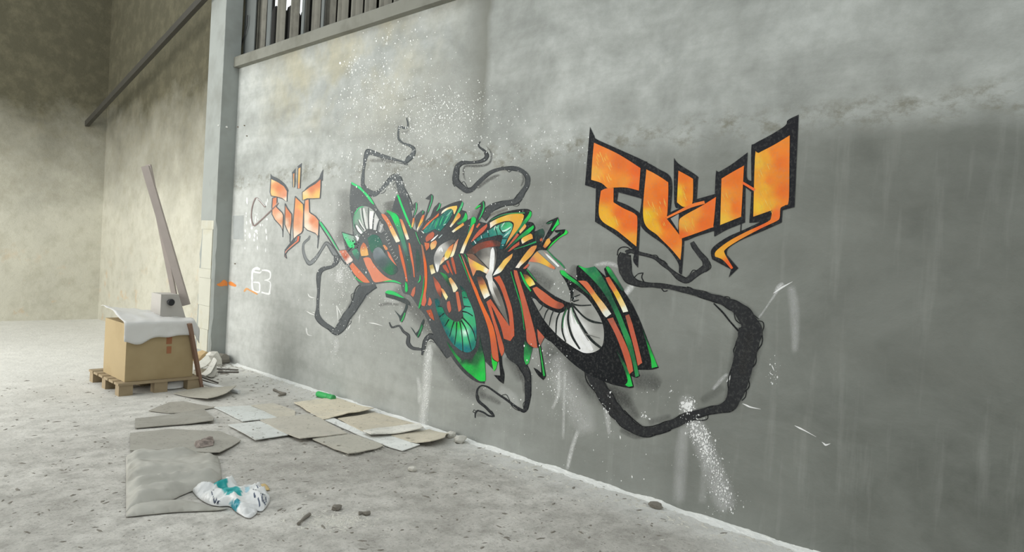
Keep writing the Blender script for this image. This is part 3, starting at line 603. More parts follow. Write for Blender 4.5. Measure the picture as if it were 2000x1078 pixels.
# --- orange, cream and red stripes of the middle
OR = [
 ('A', [(1055, 620), (1080, 610), (1075, 680), (1050, 750), (1035, 740)], [(1065, 630, (226, 134, 90)), (1050, 740, (242, 204, 120))]),
 ('A', [(1190, 580), (1222, 568), (1200, 650), (1160, 720), (1120, 795), (1108, 780), (1140, 700)], [(1205, 590, (230, 124, 78)), (1160, 690, (242, 184, 84)), (1118, 785, CRM)]),
 ('P', [(825, 449), (835, 436), (848, 425), (857.5, 416), (857, 421.5), (847, 429), (840, 436), (829, 447)], (228, 118, 76)),
 ('B', [(160, 562), (175, 520), (230, 480), (300, 455), (380, 443), (386, 470), (350, 562), (338, 560), (325, 510), (300, 485), (250, 500), (190, 540)], [(180, 540, CRM), (350, 462, (240, 196, 92)), (345, 540, (238, 200, 130))]),
 ('B', [(400, 538), (432, 570), (430, 600), (380, 650), (330, 710), (295, 747), (278, 735), (320, 670), (370, 590)], [(415, 570, (226, 142, 74)), (350, 650, (236, 190, 96)), (292, 735, CRM)]),
 ('B', [(470, 683), (482, 715), (420, 760), (330, 822), (308, 805), (360, 760), (430, 710)], [(460, 700, (230, 152, 84)), (390, 750, (240, 196, 94)), (325, 805, CRM)]),
 ('P', [(924, 439), (927.6, 437), (924, 450), (914.5, 471), (909, 485), (905.4, 495), (899, 494.5), (903.5, 482), (914, 459)], [(925, 441, (226, 128, 82)), (916, 463, (240, 182, 72)), (903, 491, CRM)]),
 ('B', [(648, 742), (688, 688), (712, 700), (667, 758)], (214, 104, 74)),
 ('B', [(578, 952), (620, 880), (700, 780), (802, 698), (807, 730), (760, 800), (690, 862), (610, 932)], (206, 98, 74)),
 ('B', [(843, 682), (920, 640), (1010, 600), (1150, 560), (1300, 558), (1322, 580), (1310, 640), (1260, 740), (1180, 850), (1100, 950), (1066, 1005), (1090, 930), (1150, 810), (1180, 720), (1170, 680), (1130, 660), (1060, 660), (960, 690), (900, 720), (848, 762)], [(860, 715, (240, 226, 212)), (900, 680, (238, 210, 160)), (970, 655, (236, 188, 64)), (1250, 600, (234, 172, 62)), (1200, 760, (230, 168, 66)), (1110, 910, (222, 160, 90))]),
 ('E', [(800, 328), (860, 260), (960, 190), (1080, 150), (1200, 138), (1285, 170), (1272, 222), (1150, 230), (1050, 260), (950, 310), (900, 332)], [(850, 300, (84, 70, 64)), (950, 250, (124, 74, 62)), (1150, 190, (166, 76, 60)), (1265, 190, (92, 66, 60)), (1200, 145, (80, 62, 58))]),
 ('E', [(818, 365), (860, 400), (930, 440), (1000, 480), (1060, 510), (1140, 568), (1148, 590), (1100, 612), (1050, 590), (990, 560), (940, 560), (912, 620), (895, 645), (870, 560), (840, 470)], [(840, 390, (224, 152, 114)), (890, 570, (216, 134, 96)), (960, 490, (240, 196, 74)), (1020, 545, (240, 204, 90)), (1080, 560, CRM), (1138, 588, (216, 130, 104))]),
 ('E', [(800, 332), (900, 338), (1000, 430), (1095, 525), (1000, 480), (870, 400)], [(850, 350, (132, 96, 80)), (1000, 460, (110, 98, 88))]),
 ('P', [(1001.6, 495), (1000, 503), (988.5, 518), (979, 531), (968, 536.5), (963, 538.5), (968.4, 529), (979.5, 515), (985.5, 507)], [(1000, 498, (232, 162, 84)), (985, 514, (240, 194, 92)), (968, 534, (250, 246, 236))]),
 ('C', [(195, 882), (230, 830), (330, 690), (420, 590), (495, 568), (492, 600), (430, 702), (340, 792), (265, 862), (248, 888)], [(470, 590, (220, 142, 80)), (330, 730, (234, 172, 74)), (225, 870, (236, 226, 212))]),
 ('C', [(380, 795), (500, 652), (560, 710), (660, 800), (755, 882), (742, 905), (680, 882), (600, 842), (520, 812), (440, 802)], [(410, 780, (214, 122, 94)), (500, 700, (230, 166, 84)), (620, 810, (234, 182, 64)), (735, 892, (218, 122, 84))]),
 ('C', [(303, 892), (370, 828), (392, 840), (342, 895)], (204, 102, 78)),
 ('C', [(585, 652), (640, 690), (720, 760), (818, 862), (790, 872), (720, 802), (640, 722)], [(600, 665, (200, 160, 146)), (660, 720, (246, 240, 236)), (790, 855, (248, 244, 240))]),
 ('C', [(583, 585), (640, 480), (672, 468), (693, 520), (652, 572), (612, 610)], [(660, 490, (232, 168, 78)), (640, 540, (234, 170, 66)), (600, 595, (200, 116, 70))]),
 ('C', [(538, 482), (570, 463), (578, 500), (545, 514)], (188, 94, 70)),
 ('C', [(246, 372), (330, 266), (352, 298), (330, 334), (262, 404)], [(330, 290, (234, 160, 84)), (260, 385, (240, 190, 120))]),
 ('C', [(278, 502), (300, 460), (410, 403), (432, 420), (442, 472), (370, 502), (295, 548)], [(290, 525, (244, 226, 196)), (330, 480, (236, 180, 70)), (420, 440, (234, 164, 72))]),
 ('C', [(52, 630), (130, 520), (220, 398), (248, 420), (190, 492), (110, 572)], (196, 98, 74)),
 ('C', [(88, 655), (160, 580), (250, 516), (254, 560), (180, 607), (110, 655)], (190, 90, 70)),
 ('E', [(228, 112), (260, 60), (330, 18), (352, 40), (342, 92), (280, 142), (240, 164)], (194, 104, 82)),
 ('E', [(212, 168), (282, 180), (277, 240), (240, 284), (220, 222)], (220, 118, 80)),
 ('E', [(293, 222), (310, 170), (370, 138), (388, 170), (362, 242), (310, 273)], [(330, 230, (240, 196, 130)), (370, 170, (226, 150, 100))]),
 ('E', [(498, 335), (530, 260), (622, 186), (602, 272), (562, 372), (522, 412), (495, 424)], [(595, 220, (224, 132, 80)), (535, 350, (240, 202, 84)), (508, 412, CRM)]),
 ('E', [(568, 374), (600, 300), (640, 180), (692, 116), (662, 232), (622, 352), (590, 374)], [(670, 150, (214, 142, 114)), (640, 230, (226, 190, 150)), (605, 345, (246, 236, 198))]),
 ('E', [(432, 488), (450, 400), (492, 368), (496, 422), (470, 452)], [(475, 390, (226, 170, 130)), (445, 460, (244, 218, 170))]),
 ('E', [(468, 492), (510, 478), (565, 585), (545, 606), (480, 532)], (190, 94, 70)),
 ('E', [(518, 432), (550, 418), (600, 570), (615, 630), (570, 562)], (190, 94, 70)),
 ('E', [(583, 392), (612, 368), (642, 480), (664, 605), (650, 616), (610, 512)], (190, 94, 70)),
 ('E', [(283, 492), (332, 478), (368, 592), (310, 618), (293, 550)], [(305, 500, (186, 158, 90)), (335, 590, (242, 232, 194))]),
 ('E', [(163, 188), (190, 210), (215, 330), (242, 470), (252, 620), (247, 780), (232, 900), (240, 990), (215, 1064), (180, 1054), (168, 1010), (198, 880), (216, 740), (212, 600), (202, 450), (183, 320)], [(180, 230, (176, 122, 100)), (225, 500, (234, 108, 56)), (230, 760, (230, 108, 62)), (210, 1000, (214, 112, 88))]),
 ('E', [(20, 905), (50, 820), (87, 786), (78, 882), (55, 935)], (204, 114, 90)),
 ('E', [(258, 1045), (280, 936), (302, 958), (318, 1022), (290, 1060)], (208, 110, 84)),
 ('E', [(333, 640), (380, 690), (430, 760), (452, 830), (447, 948), (400, 882), (360, 772)], [(360, 670, (150, 90, 76)), (410, 780, (208, 102, 76)), (440, 920, (130, 78, 66))]),
 ('E', [(443, 810), (480, 828), (543, 932), (517, 980), (478, 910)], [(460, 820, (226, 150, 94)), (510, 940, (244, 230, 166))]),
 ('E', [(543, 682), (580, 658), (642, 740), (683, 812), (645, 864), (618, 866), (590, 772)], [(570, 680, (222, 160, 96)), (640, 820, (244, 234, 198))]),
 ('F', [(488, 56), (515, 50), (542, 180), (547, 240), (520, 264), (505, 180)], (206, 108, 78)),
 ('F', [(398, 160), (425, 148), (442, 240), (420, 274), (400, 222)], (188, 98, 80)),
 ('F', [(178, 250), (230, 238), (252, 300), (264, 356), (220, 322)], (184, 88, 58)),
 ('P', [(901, 496), (906, 505), (918, 535), (932, 565), (937.5, 580), (949, 604.5), (958, 623), (965.5, 643), (971, 671), (975, 704), (972.5, 706.5), (964, 700), (961, 690), (959, 669.5), (955.5, 647), (947.5, 621), (936, 591.5), (928, 571), (921, 553), (910, 522)], [(902, 500, (190, 130, 110)), (915, 532, (214, 106, 64)), (937, 586, (234, 110, 48)), (955, 630, (228, 108, 54)), (966, 690, (204, 96, 62))]),
 ('E', [(948, 650), (1020, 648), (1062, 720), (1133, 912), (1055, 963), (1010, 860), (970, 740)], [(985, 665, (92, 68, 62)), (1010, 740, (166, 96, 70)), (1030, 800, (226, 168, 74)), (1060, 860, (240, 218, 170)), (1085, 920, (246, 244, 234))]),
 ('G', [(45, 370), (78, 348), (140, 440), (237, 577), (265, 650), (238, 688), (185, 668), (160, 570), (110, 450), (80, 400)], R2),
 ('G', [(44, 372), (80, 402), (110, 500), (150, 620), (188, 755), (168, 812), (150, 760), (120, 620), (80, 480)], R2),
 ('G', [(103, 176), (150, 158), (187, 230), (222, 330), (252, 430), (267, 560), (270, 650), (240, 640), (234, 590), (224, 470), (189, 340), (149, 240)], R2),
 ('G', [(266, 113), (292, 118), (322, 220), (372, 380), (412, 520), (442, 640), (457, 742), (420, 737), (374, 692), (364, 600), (339, 450), (309, 300), (273, 170)], (200, 98, 72)),
 ('G', [(343, 148), (375, 153), (416, 190), (440, 230), (395, 248), (364, 210)], [(355, 158, (120, 82, 60)), (385, 210, (234, 194, 44)), (425, 232, (242, 222, 136))]),
 ('G', [(418, 260), (450, 248), (520, 298), (600, 358), (662, 384), (674, 405), (640, 428), (570, 412), (490, 362), (438, 300)], [(450, 275, (206, 106, 74)), (580, 380, (208, 102, 70)), (655, 405, (150, 78, 62))]),
 ('G', [(456, 590), (514, 656), (480, 724), (463, 680)], [(475, 640, (200, 98, 74)), (480, 700, (160, 100, 84))]),
]
for n_, (k_, p_, a_) in enumerate(OR): fill('orange_stripe', k_, p_, a_, 4 + (n_ % 3) * .3, mural)
# --- grey gem with its white spine
fill('grey_gem', 'E', [(928, 322), (1000, 270), (1100, 240), (1200, 233), (1234, 280), (1222, 400), (1190, 562), (1150, 572), (1050, 462), (960, 372)], [(980, 320, (84, 82, 80)), (1060, 320, (120, 117, 112)), (1100, 430, (172, 168, 160)), (1210, 300, (72, 72, 72)), (1130, 300, (150, 147, 142))], 4, mural)
fill('white_spine', 'E', [(1148, 272), (1178, 238), (1197, 300), (1197, 400), (1187, 500), (1182, 570), (1164, 620), (1172, 700), (1164, 740), (1186, 850), (1236, 960), (1285, 1065), (1240, 1045), (1178, 932), (1128, 822), (1098, 702), (1072, 642), (1118, 562), (1128, 450)], [(1170, 300, (244, 243, 240)), (1165, 480, (246, 245, 242)), (1120, 650, (208, 205, 200)), (1150, 760, (232, 230, 226)), (1240, 1010, (150, 146, 140))], 5, mural)
fill('grey_shaft', 'G', [(66, 190), (98, 200), (150, 290), (190, 400), (228, 565), (190, 500), (130, 400), (84, 310)], [(85, 215, (200, 196, 190)), (130, 300, (108, 104, 99)), (160, 400, (122, 118, 112)), (205, 500, (110, 106, 100))], 4.6, mural)
fill('grey_gem', 'E', [(345, 382), (400, 250), (480, 180), (600, 128), (655, 150), (560, 232), (490, 342), (440, 442), (405, 580), (370, 522)], [(430, 275, (224, 222, 218)), (380, 400, (150, 150, 148)), (610, 155, (100, 98, 96)), (390, 530, (234, 234, 232)), (470, 300, (170, 168, 164))], 4, mural)
strokes('white_highlight', [('E', [(305, 152, 8), (345, 118, 22), (405, 62, 8)], (240, 240, 238), 6), ('E', [(380, 470, 10), (388, 540, 26), (395, 585, 8)], (244, 244, 242), 6), ('E', [(420, 290, 20), (450, 250, 34), (470, 300, 18)], (240, 240, 238), 6),
    ('E', [(180, 15, 10), (205, 42, 8)], (224, 236, 232), 6), ('E', [(415, 108, 10), (465, 60, 10)], (190, 206, 206), 6)], mural)
# --- scaled teal arches and the green eye
TE = (44, 118, 112)
fill('teal_scales', 'P', [(826, 453), (832, 444), (840, 437), (850, 429), (862, 421), (873, 411), (882, 408), (886, 411), (883, 420), (878, 430), (868, 443), (860, 452), (850, 448), (840, 452), (832, 456)], [(832, 450, (60, 130, 120)), (860, 430, (46, 120, 108)), (878, 415, (60, 122, 112))], 4, mural)
strokes('scale_light', [('B', p, c, 5) for p, c in [([(20, 720, 6), (40, 680, 14), (62, 640, 6)], (90, 190, 150)), ([(78, 762, 6), (95, 690, 18), (115, 620, 6)], (60, 190, 120)), ([(138, 725, 6), (160, 660, 18), (190, 590, 6)], (64, 188, 124)), ([(190, 710, 6), (230, 640, 18), (290, 540, 6)], (80, 190, 140)), ([(235, 590, 4), (280, 545, 10), (312, 510, 4)], (150, 206, 190)), ([(190, 720, 6), (225, 700, 10)], (210, 230, 226))]]
    + [('A', p, (70, 150, 134), 5) for p in [[(1215, 790, 14), (1260, 760, 20)], [(1290, 770, 12), (1320, 700, 22)], [(1350, 740, 12), (1380, 660, 22)], [(1400, 720, 12), (1425, 620, 20)]]] + [('A', [(1180, 800, 10), (1215, 828, 12)], (226, 232, 226), 6)], mural)
fill('teal_scales', 'B', [(580, 985), (640, 920), (700, 880), (810, 800), (930, 732), (1040, 684), (1120, 674), (1165, 710), (1152, 780), (1102, 880), (1062, 960), (1022, 1055), (976, 1045), (1008, 950), (1028, 872), (1000, 852), (930, 862), (850, 882), (760, 902), (680, 942), (620, 1003)], [(620, 970, (30, 84, 84)), (700, 910, (34, 116, 112)), (800, 850, (40, 112, 108)), (880, 800, (52, 140, 124)), (960, 760, (96, 190, 158)), (1060, 700, (70, 160, 110)), (1090, 740, (70, 200, 124)), (1120, 790, (120, 200, 180)), (1050, 850, (48, 120, 118)), (1030, 960, (54, 150, 150)), (1000, 1030, (30, 84, 84))], 4, mural)
strokes('scale_light', [('B', p, c, 5) for p, c in [([(805, 795, 8), (825, 840, 12), (832, 880, 8)], (38, 50, 52)), ([(905, 740, 8), (935, 800, 12), (950, 865, 8)], (38, 50, 52)), ([(990, 705, 8), (985, 770, 16), (1030, 830, 14), (1060, 810, 10), (1140, 770, 8)], (38, 50, 52)), ([(1020, 905, 12), (1090, 905, 8)], (38, 50, 52)), ([(730, 860, 8), (750, 905, 8)], (38, 60, 60)), ([(650, 915, 8), (670, 950, 8)], (38, 60, 60)), ([(1000, 990, 10), (1060, 985, 8)], (38, 50, 52)),
     ([(905, 790, 6), (912, 750, 14), (922, 725, 6)], (214, 232, 226)), ([(1010, 745, 6), (1030, 705, 14), (1052, 680, 6)], (200, 226, 218)), ([(722, 860, 6), (728, 900, 14)], (196, 220, 220)), ([(618, 930, 8), (648, 975, 14)], (214, 230, 230)), ([(812, 790, 8), (818, 825, 12)], (196, 216, 216)), ([(1015, 800, 14), (1070, 790, 26), (1140, 740, 10)], (206, 240, 224)), ([(1040, 880, 8), (1075, 850, 22), (1120, 810, 8)], (170, 216, 206)), ([(1015, 1000, 10), (1035, 995, 10)], (190, 220, 220))]], mural)
fill('teal_eye', 'F', [(268, 128), (300, 150), (315, 200), (350, 220), (370, 270), (400, 310), (450, 350), (500, 370), (550, 345), (570, 310), (560, 250), (590, 220), (575, 190), (562, 130), (552, 56), (580, 48), (612, 110), (647, 180), (682, 280), (702, 400), (707, 500), (697, 620), (660, 672), (610, 692), (540, 667), (470, 612), (410, 532), (360, 432), (320, 332), (283, 230)], [(290, 170, (32, 96, 98)), (330, 250, (38, 138, 100)), (320, 300, (30, 96, 98)), (370, 330, (38, 128, 102)), (350, 400, (30, 98, 104)), (430, 390, (42, 170, 92)), (400, 490, (34, 108, 112)), (450, 560, (32, 112, 112)), (470, 480, (70, 180, 132)), (520, 410, (42, 192, 72)), (520, 540, (50, 178, 110)), (530, 630, (30, 118, 122)), (590, 480, (214, 244, 228)), (588, 420, (90, 214, 140)), (600, 560, (70, 190, 130)), (650, 380, (56, 178, 116)), (660, 500, (60, 176, 130)), (695, 480, (32, 108, 112)), (620, 160, (54, 164, 128)), (630, 240, (70, 176, 140)), (580, 80, (40, 140, 100)), (610, 660, (30, 118, 126)), (670, 610, (36, 124, 112))], 4, mural)
strokes('scale_line', [('F', p, (36, 46, 46), 5) for p in [[(315, 320, 10), (368, 278, 12)], [(375, 415, 8), (418, 343, 14)], [(425, 525, 8), (450, 430, 10), (472, 365, 16)], [(478, 610, 8), (495, 480, 10), (501, 372, 14)], [(566, 690, 8), (560, 560, 10), (548, 450, 10), (532, 360, 16)], [(655, 668, 8), (628, 560, 10), (595, 440, 12), (545, 352, 16)], [(700, 570, 8), (682, 490, 10), (640, 410, 12), (555, 318, 18)], [(670, 308, 10), (612, 272, 12), (555, 258, 18)], [(648, 212, 8), (580, 205, 14)], [(612, 118, 8), (570, 112, 12)], [(300, 205, 10), (340, 210, 6)]]], mural)
fill('green_blade', 'F', [(392, 572), (450, 645), (500, 715), (560, 775), (600, 765), (660, 765), (730, 640), (738, 510), (772, 660), (792, 760), (802, 900), (802, 992), (740, 992), (660, 932), (580, 862), (500, 762), (430, 654)], [(420, 620, (36, 110, 64)), (520, 770, (40, 168, 72)), (580, 840, (40, 180, 74)), (640, 850, (36, 184, 72)), (760, 950, (32, 206, 74)), (775, 820, (40, 186, 72)), (640, 775, (46, 66, 54)), (560, 780, (44, 84, 60)), (740, 620, (42, 70, 58)), (700, 780, (44, 110, 64))], 4, mural)
fill('dark_web', 'E', [(425, 588), (480, 600), (535, 640), (565, 720), (585, 805), (520, 720), (470, 640)], [(460, 600, (56, 150, 84)), (560, 760, (52, 84, 66))], 4.2, mural)
fill('teal_scales', 'E', [(700, 770), (740, 790), (800, 880), (830, 1000), (860, 1050), (780, 1040), (760, 920)], [(730, 800, (40, 76, 74)), (780, 890, (40, 142, 92)), (760, 850, (44, 90, 76)), (820, 1010, (52, 156, 124))], 3.6, mural)
fill('teal_scales', 'E', [(350, 960), (400, 950), (430, 1010), (410, 1078), (370, 1078)], [(390, 1000, (44, 104, 104)), (360, 970, (60, 74, 76))], 3.6, mural)
# --- lower hooks and tips
spike('F', [(10, 420), (40, 450), (65, 490), (100, 450), (125, 380), (150, 338), (158, 370), (132, 430), (112, 512), (90, 538), (68, 512)], 3, (64, 74, 74))
spike('K', [(883, 613), (910, 640), (945, 670), (975, 620), (998, 556), (1014, 580), (987, 660), (962, 732), (938, 722), (928, 682)], 3, (70, 80, 80))
spike('K', [(798, 452), (850, 455), (930, 475), (1020, 525), (1040, 575), (1000, 560), (920, 525), (850, 504), (806, 492)], 3, (74, 80, 80))
fill('green_tip', 'K', [(796, 447), (820, 428), (870, 433), (930, 463), (985, 503), (930, 489), (870, 469), (830, 462)], (56, 204, 106), 4, mural)
fill('green_tip', 'K', [(990, 346), (1010, 368), (1014, 430), (1000, 448), (988, 430)], (46, 204, 100), 4, mural)
for k_, p_, c_ in [('F', [(132, 395, 6), (112, 470, 14), (90, 530, 6)], (54, 134, 86)), ('K', [(990, 640, 10), (968, 700, 16), (950, 728, 8)], (66, 172, 96)), ('G', [(478, 735, 6), (495, 850, 12), (513, 970, 16)], (44, 176, 74)), ('K', [(1160, 760, 6), (1135, 820, 14), (1110, 870, 8)], (60, 140, 90))]:
    strokes('green_line', [(k_, p_, c_, 6)], mural)
spike('G', [(423, 903), (450, 915), (488, 945), (480, 850), (464, 740), (452, 680), (478, 690), (492, 770), (517, 920), (524, 975), (502, 1004), (458, 962)], 3, BK)
spike('G', [(103, 963), (155, 967), (148, 880), (136, 780), (165, 800), (172, 880), (189, 960), (182, 1034), (148, 1012)], 3, BK)
fill('green_tip', 'F', [(863, 695), (880, 765), (928, 793), (912, 862), (888, 888), (870, 790)], [(890, 780, (36, 206, 64)), (900, 860, (60, 206, 70))], 4, mural)
fill('green_tip', 'G', [(353, 690), (375, 705), (418, 742), (386, 872), (364, 879), (348, 820)], [(385, 720, (32, 66, 50)), (362, 740, (44, 140, 74)), (372, 860, (50, 180, 84))], 4, mural)
# --- right wing and its eye
EY = [(1117.6, 561), (1142.7, 578), (1162.7, 603), (1176.5, 630), (1180, 653), (1176.5, 675.5), (1162.7, 686.7), (1145, 689.5), (1130, 684), (1100, 664), (1080, 645), (1060, 620), (1038, 580), (1047, 585), (1058, 596), (1085, 609.5), (1099, 610), (1110, 600), (1116, 585)]
PG = (158, 158, 153)
fill('eye_white', 'P', EY, [(1060, 605, (138, 138, 133)), (1075, 620, (150, 150, 146)), (1092, 635, (190, 190, 187)), (1110, 650, (226, 226, 223)), (1125, 660, (244, 244, 242)), (1140, 680, (246, 246, 244)), (1148, 665, (232, 232, 230)), (1160, 660, PG), (1170, 640, (150, 150, 146)), (1135, 590, (150, 150, 145)), (1150, 615, (146, 146, 141)), (1120, 570, (120, 120, 116)), (1120, 615, (200, 200, 197)), (1128, 640, (240, 240, 238)), (1112, 610, (190, 190, 187)), (1172, 672, (160, 160, 155))], 3, mural)
strokes('eye_spoke', [('H', [(a_[0], a_[1], a_[2] * 1.3) for a_ in p], (36, 42, 42), 4) for p in [[(150, 372, 12), (210, 385, 8), (300, 382, 7)], [(150, 375, 12), (240, 470, 10), (310, 510, 14), (390, 524, 8)], [(145, 380, 10), (200, 500, 12), (290, 640, 16), (375, 715, 14)], [(130, 392, 10), (120, 500, 12), (150, 620, 14), (212, 725, 10)], [(112, 400, 10), (82, 480, 12), (75, 580, 10), (102, 668, 8)], [(60, 430, 8), (32, 500, 9), (25, 610, 7)], [(150, 350, 10), (170, 320, 8), (215, 300, 5)], [(160, 355, 10), (205, 342, 5)], [(150, 330, 12), (155, 290, 9), (150, 240, 16)], [(160, 370, 24), (120, 400, 20), (90, 420, 18)]]]
    + [('G', p, (44, 50, 50), 4) for p in [[(505, 390, 10), (490, 420, 7), (470, 445, 5)], [(548, 425, 10), (525, 460, 9), (508, 515, 7)], [(585, 445, 10), (565, 500, 9), (552, 565, 7)], [(425, 330, 8), (415, 345, 6)]]]
    + [('H', [(110, 410, 4), (84, 480, 5), (78, 560, 4)], (52, 140, 80), 5), ('H', [(150, 400, 4), (165, 460, 4), (200, 530, 4)], (52, 130, 76), 5)]
    + [('H', p, (120, 120, 116), 4, {}) for p in [[(240, 600, 4), (300, 620, 8), (370, 640, 4)], [(170, 460, 4), (220, 560, 6), (280, 660, 4)]]], mural)
strokes('eye_stripe', [('H', p, (248, 248, 246), 3) for p in [[(135, 420, 5), (165, 560, 26), (215, 690, 34), (250, 745, 16)], [(160, 440, 6), (215, 580, 36), (275, 690, 40), (310, 735, 16)], [(95, 440, 4), (92, 540, 16), (120, 650, 22), (150, 690, 10)]]], mural)
for name, pts, an in [
    ('green_edge', [(58, 113), (85, 113), (130, 153), (190, 198), (240, 248), (305, 315), (250, 278), (180, 218), (110, 173), (68, 142)], [(80, 125, (42, 206, 84)), (130, 165, (40, 180, 78)), (240, 260, (40, 90, 62))]),
    ('orange_stripe', [(198, 193), (260, 196), (300, 240), (350, 310), (400, 370), (457, 450), (420, 478), (400, 462), (350, 382), (290, 292), (240, 232)], [(240, 210, (212, 108, 72)), (290, 260, (214, 110, 68)), (335, 325, (226, 164, 74)), (380, 385, (230, 190, 130)), (425, 455, (246, 238, 226))]),
    ('orange_stripe', [(425, 490), (470, 478), (500, 540), (550, 640), (592, 740), (617, 830), (627, 895), (595, 923), (570, 832), (530, 712), (480, 592)], [(450, 490, (170, 92, 72)), (490, 560, (196, 98, 74)), (560, 740, (204, 94, 66)), (605, 900, (206, 98, 66))]),
    ('green_blade', [(196, 72), (260, 93), (325, 83), (350, 108), (387, 160), (442, 260), (482, 350), (532, 460), (572, 560), (612, 660), (642, 780), (674, 932), (645, 944), (628, 850), (588, 720), (548, 610), (498, 480), (448, 370), (378, 260), (318, 190), (258, 130)], [(220, 85, (42, 192, 84)), (330, 160, (44, 140, 80)), (310, 100, (42, 116, 78)), (380, 190, (40, 104, 72)), (450, 330, (38, 90, 64)), (540, 520, (44, 134, 76)), (570, 600, (46, 152, 82)), (620, 760, (40, 112, 68)), (658, 920, (42, 140, 76))]),
    ('orange_stripe', [(412, 168), (440, 163), (470, 208), (530, 308), (572, 390), (588, 432), (550, 440), (528, 392), (478, 292), (436, 222)], [(430, 185, (204, 96, 68)), (465, 245, (214, 116, 68)), (500, 300, (234, 184, 54)), (535, 360, (236, 206, 130)), (568, 420, (244, 238, 216))]),
    ('orange_stripe', [(566, 465), (595, 453), (622, 530), (662, 680), (698, 832), (664, 854), (638, 732), (598, 582)], [(582, 470, (160, 88, 70)), (620, 560, (204, 96, 70)), (680, 830, (204, 96, 68))]),
    ('green_edge', [(413, 90), (430, 80), (462, 115), (555, 265), (540, 272), (480, 192), (440, 142)], [(430, 95, (44, 178, 80)), (470, 150, (42, 130, 74)), (540, 260, (40, 80, 60))]),
    ('green_edge', [(700, 568), (742, 670), (782, 770), (818, 862), (772, 873), (765, 800), (738, 700)], [(720, 620, (32, 84, 54)), (760, 730, (36, 150, 64)), (780, 800, (36, 192, 66)), (790, 862, (42, 190, 76))]),
    ('green_edge', [(496, 735), (542, 800), (592, 900), (624, 1012), (590, 1018), (565, 1002), (585, 970), (558, 880), (518, 790)], [(520, 775, (32, 66, 50)), (570, 880, (38, 110, 62)), (600, 960, (36, 206, 80))])]:
    fill(name, 'H', pts, an, 4, mural)
# ---------------------------------------------------------------- tendrils (parts of the centre piece)
def tendril(crop_pts, col, layer, scrib=(), inner=None, shadow=None, jit=.22):
    P = []
    for k_, pts in crop_pts: P += cr(k_, pts)
    body = tuple(v + max(2, (col[0] - 36) * .35) for v in col)
    Qh = [(p[0], p[1], p[2] * 1.05) for p in P]
    o = strokes('tendril', [('P', P, body, layer)], mural, jit=jit, step=2.2); col = tuple(max(24, v - 12) for v in col)
    strokes('spray_halo', [('P', Qh, col, 0, dict(alpha=.7))], o, M_SOFT, soft=.45)
    its = []
    rg = random.Random(len(P))
    # loose scribbled outline winding over both edges
    Q = catmull(P, 6, False, 100)
    for sgn in (1, -1):
        line = []
        for i, p in enumerate(Q):
            a, b = Q[max(i - 1, 0)], Q[min(i + 1, len(Q) - 1)]
            d = Vector((b[0] - a[0], b[1] - a[1])); d = d.normalized() if d.length > 0 else Vector((1, 0))
            w = p[2] * (.5 + .22 * noise.noise(Vector((i * .33, sgn * 7.7, layer + len(P))))) * sgn
            line.append((p[0] - d.y * w, p[1] + d.x * w, max(.9, min(2.2, p[2] * .26))))
        its.append(('P', line, col, layer + .4))
    its += [(k_, pts, col, layer + .4) for k_, pts in scrib]
    c_ = strokes('scribble_line', its, o, sm=True, step=3)
    if inner: 
        strokes('grey_core', [(k_, pts, c2, layer + .2, dict(alpha=.5)) for k_, pts, c2 in inner], o, M_SOFT, soft=.5)
    if shadow: soft('painted_shadow', [(k_, pts, c2, 0, dict(alpha=al)) for k_, pts, c2, al in shadow], o)
    return o
tendril([('L', [(545, 40, 3), (535, 60, 6), (548, 100, 11), (545, 145, 13), (510, 155, 16), (465, 140, 20), (455, 190, 15), (455, 260, 20), (490, 300, 17), (570, 330, 22), (608, 360, 30), (600, 420, 40), (550, 470, 44), (520, 500, 26), (480, 488, 17), (340, 450, 28), (200, 408, 40), (150, 398, 50), (125, 450, 33), (106, 560, 20), (97, 650, 26), (97, 720, 30), (130, 770, 38), (200, 815, 46), (260, 790, 26), (330, 720, 30), (390, 660, 45), (435, 645, 58), (460, 700, 60), (490, 790, 74), (530, 880, 70), (570, 990, 50)])], (82, 87, 89), 1.4,
    [('L', [(250, 800, 6), (290, 810, 6), (325, 780, 6), (310, 740, 6)]), ('L', [(440, 690, 6), (400, 720, 5), (430, 770, 5)]), ('L', [(270, 440, 5), (290, 475, 6), (320, 450, 5)]), ('L', [(440, 500, 5), (545, 525, 8), (530, 480, 5)])],
    None, [('L', [(160, 480, 24), (300, 480, 26), (440, 505, 16)], (120, 120, 118), .6), ('L', [(480, 195, 18), (530, 195, 18), (560, 170, 8)], (120, 120, 118), .5)])
